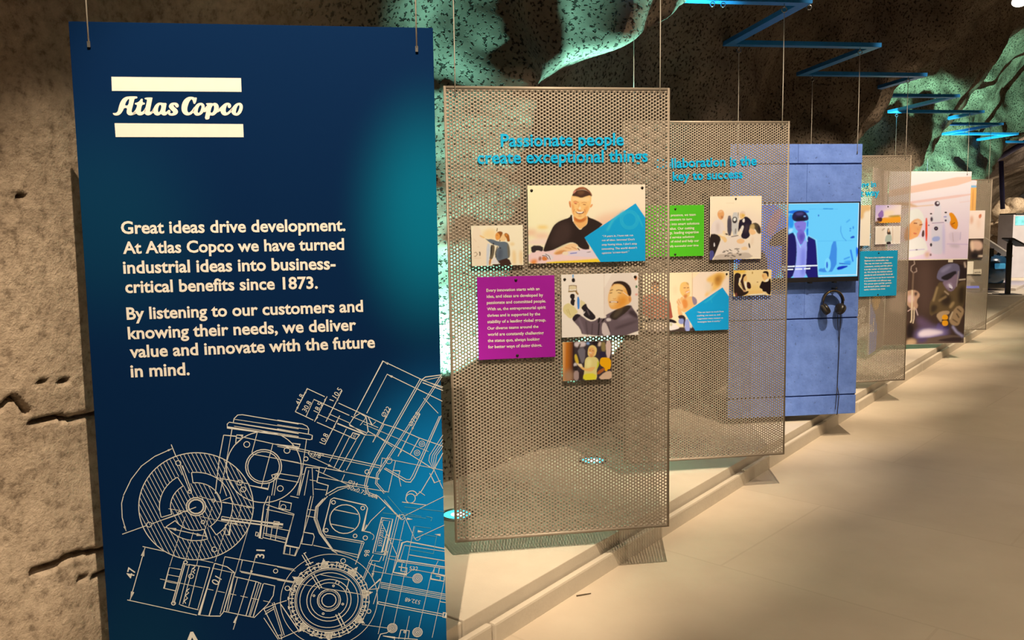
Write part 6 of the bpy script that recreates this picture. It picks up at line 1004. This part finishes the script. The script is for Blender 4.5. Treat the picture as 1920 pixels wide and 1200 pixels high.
def wire(P, u, drop, where, grp):
    lo = P.at(u, -0.004, P.H-drop); hi = np.array([lo[0], lo[1], RZ-0.045]); m = MB()
    c_ = P.at(u, 0, 0); 
    t = thing('hanging_wire', Matrix.Translation(tuple(lo)), where, 'wire', grp)
    MB().tube([(0, 0, 0), tuple((hi-lo)*0.5+np.array([0.001, 0.0, 0])), tuple(hi-lo)], 0.0023, 6).build('wire', M_WIRE, t, smooth=True)
    rg = MB(); c0 = hi-lo; rg.ring((c0[0], c0[1], c0[2]+0.014), (0.35, -0.9, 0.1), 0.014, 0.0028, 18, 6); rg.tube([(c0[0], c0[1], c0[2]+0.026), (c0[0], c0[1], c0[2]+0.051)], 0.003, 6); rg.build('ring', M_RING, t, smooth=True)
    MB().box((-0.004, -0.0015, -0.012), (0.004, 0.0025, 0.004), M=Matrix.Rotation(TH, 4, 'Z')).build('clip', M_RING, t)
names = {0: 'the dark blue text panel', 1: 'the perforated panel headed Passionate people', 2: 'the perforated panel headed Collaboration', 3: 'the blue concrete panel', 4: 'the perforated panel with the teal board', 6: 'the microscope and welder photo panel', 7: 'the farthest perforated panel'}
for i, P in PN.items():
    u_l = {0: P.uv(167, 78)[0], 1: P.uv(853, 166)[0], 3: P.uv(1383, 270)[0]}.get(i, 0.06); u_r = {0: P.uv(781, 82)[0], 1: P.uv(1237, 178)[0], 2: P.uv(1466, 240)[0], 3: P.uv(1607, 282)[0]}.get(i, P.W-0.06)
    for u_, sd in ((u_l, 'left'), (u_r, 'right')): wire(P, u_, 0.058 if i in (0, 3) else 0.030, 'thin steel wire holding the top %s corner of %s' % (sd, names[i]), 'wires holding the panels')
# spare rings hooked on the rail near the first visible bar
for (x, y) in ((1336, 8), (1356, 9), (1517, 14)):
    p = on_z(x, y, RZ-0.011); t_ = MB().ring((0, 0, 0), (0.3, -0.9, 0.1), 0.013, 0.0026, 18, 6).build('rail_ring', M_RING, None, smooth=True, mw=Matrix.Translation(tuple(p)))
    tag(t_, {1336: 'left of two steel rings hooked under the first blue bar', 1356: 'right of two steel rings hooked under the first blue bar', 1517: 'steel ring at the right tip of the first blue zigzag bar'}[x], 'ring', 'spare rings on the rail')
# ------------------------------------------------------------------ floor uplights in the ledge
M_BULB = plain('uplight_bulb', (0.8, 0.9, 0.9), rough=0.2, var=0.0, emit=(0.75, 1.0, 1.0), es=4.0)
for k, (x, y, c, e) in enumerate(UPL):
    t = thing('floor_uplight', at(x, y, 0.14), ['recessed cyan uplight in the ledge beside the edge of the blue text panel', 'recessed cyan uplight in the ledge behind the first perforated panel', 'green uplight in the ledge behind the photo panel', 'blue uplight far along the ledge', 'green uplight farthest along the ledge'][k], 'uplight', 'uplights in the ledge')
    MB().lathe([(0.070, 0.0), (0.095, 0.0), (0.095, 0.006), (0.088, 0.010), (0.077, 0.010), (0.072, 0.004)], 40).build('rim', M_RING, t, smooth=True)
    gm = plain('uplight_glass', (0.1, 0.3, 0.3), rough=0.2, var=0.0, emit=((0.08, 0.85, 1.0) if k < 2 else c), es=1.5)
    MB().lathe([(0.02, 0.006), (0.076, 0.005), (0.076, 0.002)], 40).build('lens', gm, t, smooth=True)
    MB().lathe([(0.030, 0.0062), (0.034, 0.0066), (0.002, 0.0085)], 24).build('bulb', M_BULB, t, smooth=True)
p0, p1 = on_z(1081, 1117, 0.004), on_z(1108, 1112.5, 0.004)
o = MB().tube([(0, 0, 0), tuple((p1-p0)*0.55+np.array([0.001, 0.002, 0.0])), tuple(p1-p0)], [0.003, 0.0028, 0.0018], 6).build('twig', plain('dry_twig', (0.10, 0.075, 0.05), rough=0.8), None, smooth=True, mw=Matrix.Translation(tuple(p0))); tag(o, 'short dark twig lying on the floor in front of the first perforated panel', 'twig')
# ------------------------------------------------------------------ far end of the gallery
M_PLINTH = plain('grey_plinth', (0.34, 0.34, 0.40), rough=0.6, var=0.05, scale=4); M_WPOD = plain('white_platform', (0.72, 0.66, 0.60), rough=0.6, var=0.04, scale=4)
M_DBLUE = plain('dark_blue_paint', (0.010, 0.045, 0.10), rough=0.22, var=0.1, scale=5); M_BLK = plain('black_metal', (0.012, 0.012, 0.012), rough=0.45)
LZ = 0.14
o = MB().box((-0.75, -1.2, 0), (0.30, 1.5, 0.06), bev=0.01).build('platform', M_WPOD, None, mw=at(-2.62, 22.2, LZ)); tag(o, 'low white platform on the ledge under the dark blue machine', 'platform')
MBL = plain('blue_light_strip', (0.02, 0.05, 0.4), rough=0.4, var=0.0, emit=(0.05, 0.16, 1.0), es=1.4)
p = on_z(1854, 539, LZ+0.06)
t = thing('compressor', at(p[0], p[1], LZ+0.06, YAW), 'glossy dark blue rounded machine on the white platform at the far end', 'machine')
MB().lathe([(0.10, 0.10), (0.24, 0.11), (0.32, 0.24), (0.345, 0.42), (0.33, 0.56), (0.25, 0.68), (0.08, 0.72)], 36, sx=1.12).build('body', M_DBLUE, t, smooth=True)
MB().box((-0.30, -0.20, 0.0), (0.30, 0.20, 0.11), bev=0.02).build('base', M_BLK, t)
MB().box((-0.08, -0.36, 0.42), (0.14, -0.24, 0.54), bev=0.02).build('display', plain('blue_display', (0.05, 0.25, 0.4), rough=0.15, emit=(0.05, 0.25, 0.45), es=0.5), t)
MB().tube([(0.15, 0.0, 0.68), (0.20, -0.05, 0.78), (0.29, -0.08, 0.78), (0.33, -0.08, 0.6)], 0.04, 12).build('pipe', M_BLK, t, smooth=True)
q = on_z(1836, 538, LZ+0.06); o = MB().box((-0.42, -0.02, 0), (0.30, 0.02, 0.05)).build('light_strip', MBL, None, mw=at(q[0]-0.10, q[1]-0.50, LZ+0.06, YAW)); tag(o, 'glowing blue light strip on the platform left of the dark blue machine', 'light')
p = on_z(1889, 552, LZ); M_SHEET = plain('grey_sheet', (0.20, 0.18, 0.15), rough=0.5)
t = thing('reading_stand', at(p[0], p[1], LZ, YAW), 'slim black reading stand on the ledge at the far right', 'reading stand', 'reading stands at the far end')
MB().box((-0.22, -0.18, 0), (0.20, 0.18, 0.012), bev=0.004).build('base', M_BLK, t)
MB().box((-0.05, -0.022, 0.012), (0.05, 0.022, 1.05), bev=0.004).build('post', M_BLK, t)
M4 = Matrix.Translation((0, 0, 1.10)) @ Matrix.Rotation(math.radians(28), 4, 'Y')
MB().box((-0.07, -0.20, 0), (0.27, 0.20, 0.03), bev=0.004, M=M4).build('sloping_top', M_BLK, t)
MB().box((-0.06, -0.19, 0.0305), (0.26, 0.19, 0.034), M=M4).build('printed_sheet', M_SHEET, t)
MB().box((-0.03, -0.02, 1.03), (0.03, 0.02, 1.10)).build('bracket', M_BLK, t)
p = on_z(1843, 548, LZ); M_SHEET2 = plain('white_sheet', (0.70, 0.68, 0.64), rough=0.5, var=0.12, scale=14)
t = thing('reading_stand', at(p[0], p[1], LZ, YAW), 'black reading stand with a long white sloping board, left of the slim stand', 'reading stand', 'reading stands at the far end')
MB().box((-0.26, -0.14, 0), (0.26, 0.14, 0.012), bev=0.004).build('base', M_BLK, t)
MB().tube([(-0.05, 0, 0.01), (0.10, 0, 0.55), (0.13, 0, 0.80)], 0.022, 10).build('post', M_BLK, t, smooth=True)
M4 = Matrix.Translation((0.24, 0, 0.93)) @ Matrix.Rotation(math.radians(33), 4, 'Y')
MB().box((-0.42, -0.16, 0), (0.32, 0.16, 0.03), bev=0.004, M=M4).build('sloping_board', M_SHEET2, t)
MB().box((-0.05, -0.03, 0), (0.05, 0.03, 0.17), M=Matrix.Translation((0.13, 0, 0.76))).build('bracket', M_BLK, t)
# grey display plinth with a lit picture
p = on_z(1895, 521, LZ)
t = thing('display_plinth', at(p[0], p[1], LZ, YAW), 'tall grey plinth with a small lit picture at its top, far right edge', 'plinth')
MB().box((0, 0, 0), (1.1, 0.7, 1.68), bev=0.012).build('cabinet', M_PLINTH, t)
MB().box((0.05, -0.012, 1.40), (0.36, -0.0005, 1.64), bev=0.003).build('picture', plain('lit_picture', (0.1, 0.3, 0.3), rough=0.2, var=0.5, scale=9, emit=(0.16, 0.55, 0.60), es=0.9), t)
MB().box((0.05, -0.03, 1.6805), (1.14, 0.74, 1.72), bev=0.008).build('cap', M_BLK, t)
def far(px, py, Y): d = ray(px, py); k = Y/d[1]; return CAM+d*k
# blue post and beam hanging in front of the far rock
M_VIOLET = plain('violet_blue_steel', (0.07, 0.08, 0.28), rough=0.5, var=0.08)
A, B, Cc, Dd = far(1877, 302, 20.0), far(1880, 392, 20.0), far(1868, 299, 20.4), far(1930, 262, 18.2)
t = thing('hanging_post', Matrix.Translation(tuple(B)), 'violet blue post under a slanting beam in front of the far rock', 'frame')
MB().tube([(0, 0, 0), tuple(A-B)], 0.045, 10).build('post', M_VIOLET, t, smooth=True)
MB().tube([tuple(Cc-B), tuple(Dd-B)], 0.055, 8).build('beam', M_VIOLET, t, smooth=True)
p = on_z(1912, 3, 3.3)
t = thing('ceiling_spotlight', Matrix.Translation(tuple(p)), 'small glaring spotlight under the vault at the top right corner', 'spotlight')
R4 = Matrix.Rotation(math.radians(150), 4, Vector((1, 0.2, 0)))
MB().lathe([(0.05, -0.02), (0.065, 0.0), (0.06, -0.14), (0.03, -0.17)], 24, M=R4).build('housing', M_BLK, t, smooth=True)
MB().lathe([(0.02, 0.004), (0.055, 0.004), (0.055, 0.0)], 24, M=R4).build('lens', plain('lamp_lens', (0.9, 0.85, 0.75), rough=0.3, var=0.0, emit=(1.0, 0.88, 0.7), es=6.0), t, smooth=True)
MB().tube([(0, 0, 0.10), (0, 0, 0.9)], 0.012, 8).build('stem', M_BLK, t, smooth=True)
# boulders piled at the foot of the far wall
M_BOULD = rock_mat('boulder', 0.9)
rnd = random.Random(11)
def boulder(x, y, z, r, label):
    bm = bmesh.new(); bmesh.ops.create_icosphere(bm, subdivisions=4, radius=1.0)
    sc = (r*rnd.uniform(0.85, 1.2), r*rnd.uniform(0.85, 1.2), r*rnd.uniform(0.75, 1.05)); s0 = rnd.uniform(0, 50)
    co = np.array([v.co[:] for v in bm.verts]); nz = fbm(co[:, 0]*1.3+s0, co[:, 1]*1.3+s0, co[:, 2]*1.3, 4)
    for v, k in zip(bm.verts, nz): v.co = Vector((v.co.x*sc[0], v.co.y*sc[1], v.co.z*sc[2]))*(1+0.55*k)
    bm.verts.index_update(); m = MB(); m.add([tuple(v.co) for v in bm.verts], [tuple(v.index for v in f.verts) for f in bm.faces]); bm.free()
    o = m.build('boulder', M_BOULD, None, smooth=True, mw=at(x, y, z)); tag(o, label, 'boulder', 'boulders at the far end')
for px, py, r, lb in ((1881, 398, 0.42, 'pale boulder on top of the far pile'), (1872, 428, 0.40, 'rounded boulder at the left of the far pile'), (1893, 424, 0.42, 'boulder at the middle of the far pile, left of the plinth'), (1888, 452, 0.45, 'lowest boulder of the far pile, above the white board'), (1905, 388, 0.36, 'boulder at the right of the far pile, behind the plinth'), (1870, 466, 0.5, 'dark boulder under the rounded one'), (1893, 486, 0.55, 'boulder at the bottom behind the slim reading stand')):
    p = far(px, py, 27.5); boulder(p[0], p[1], p[2], r*0.72, lb)
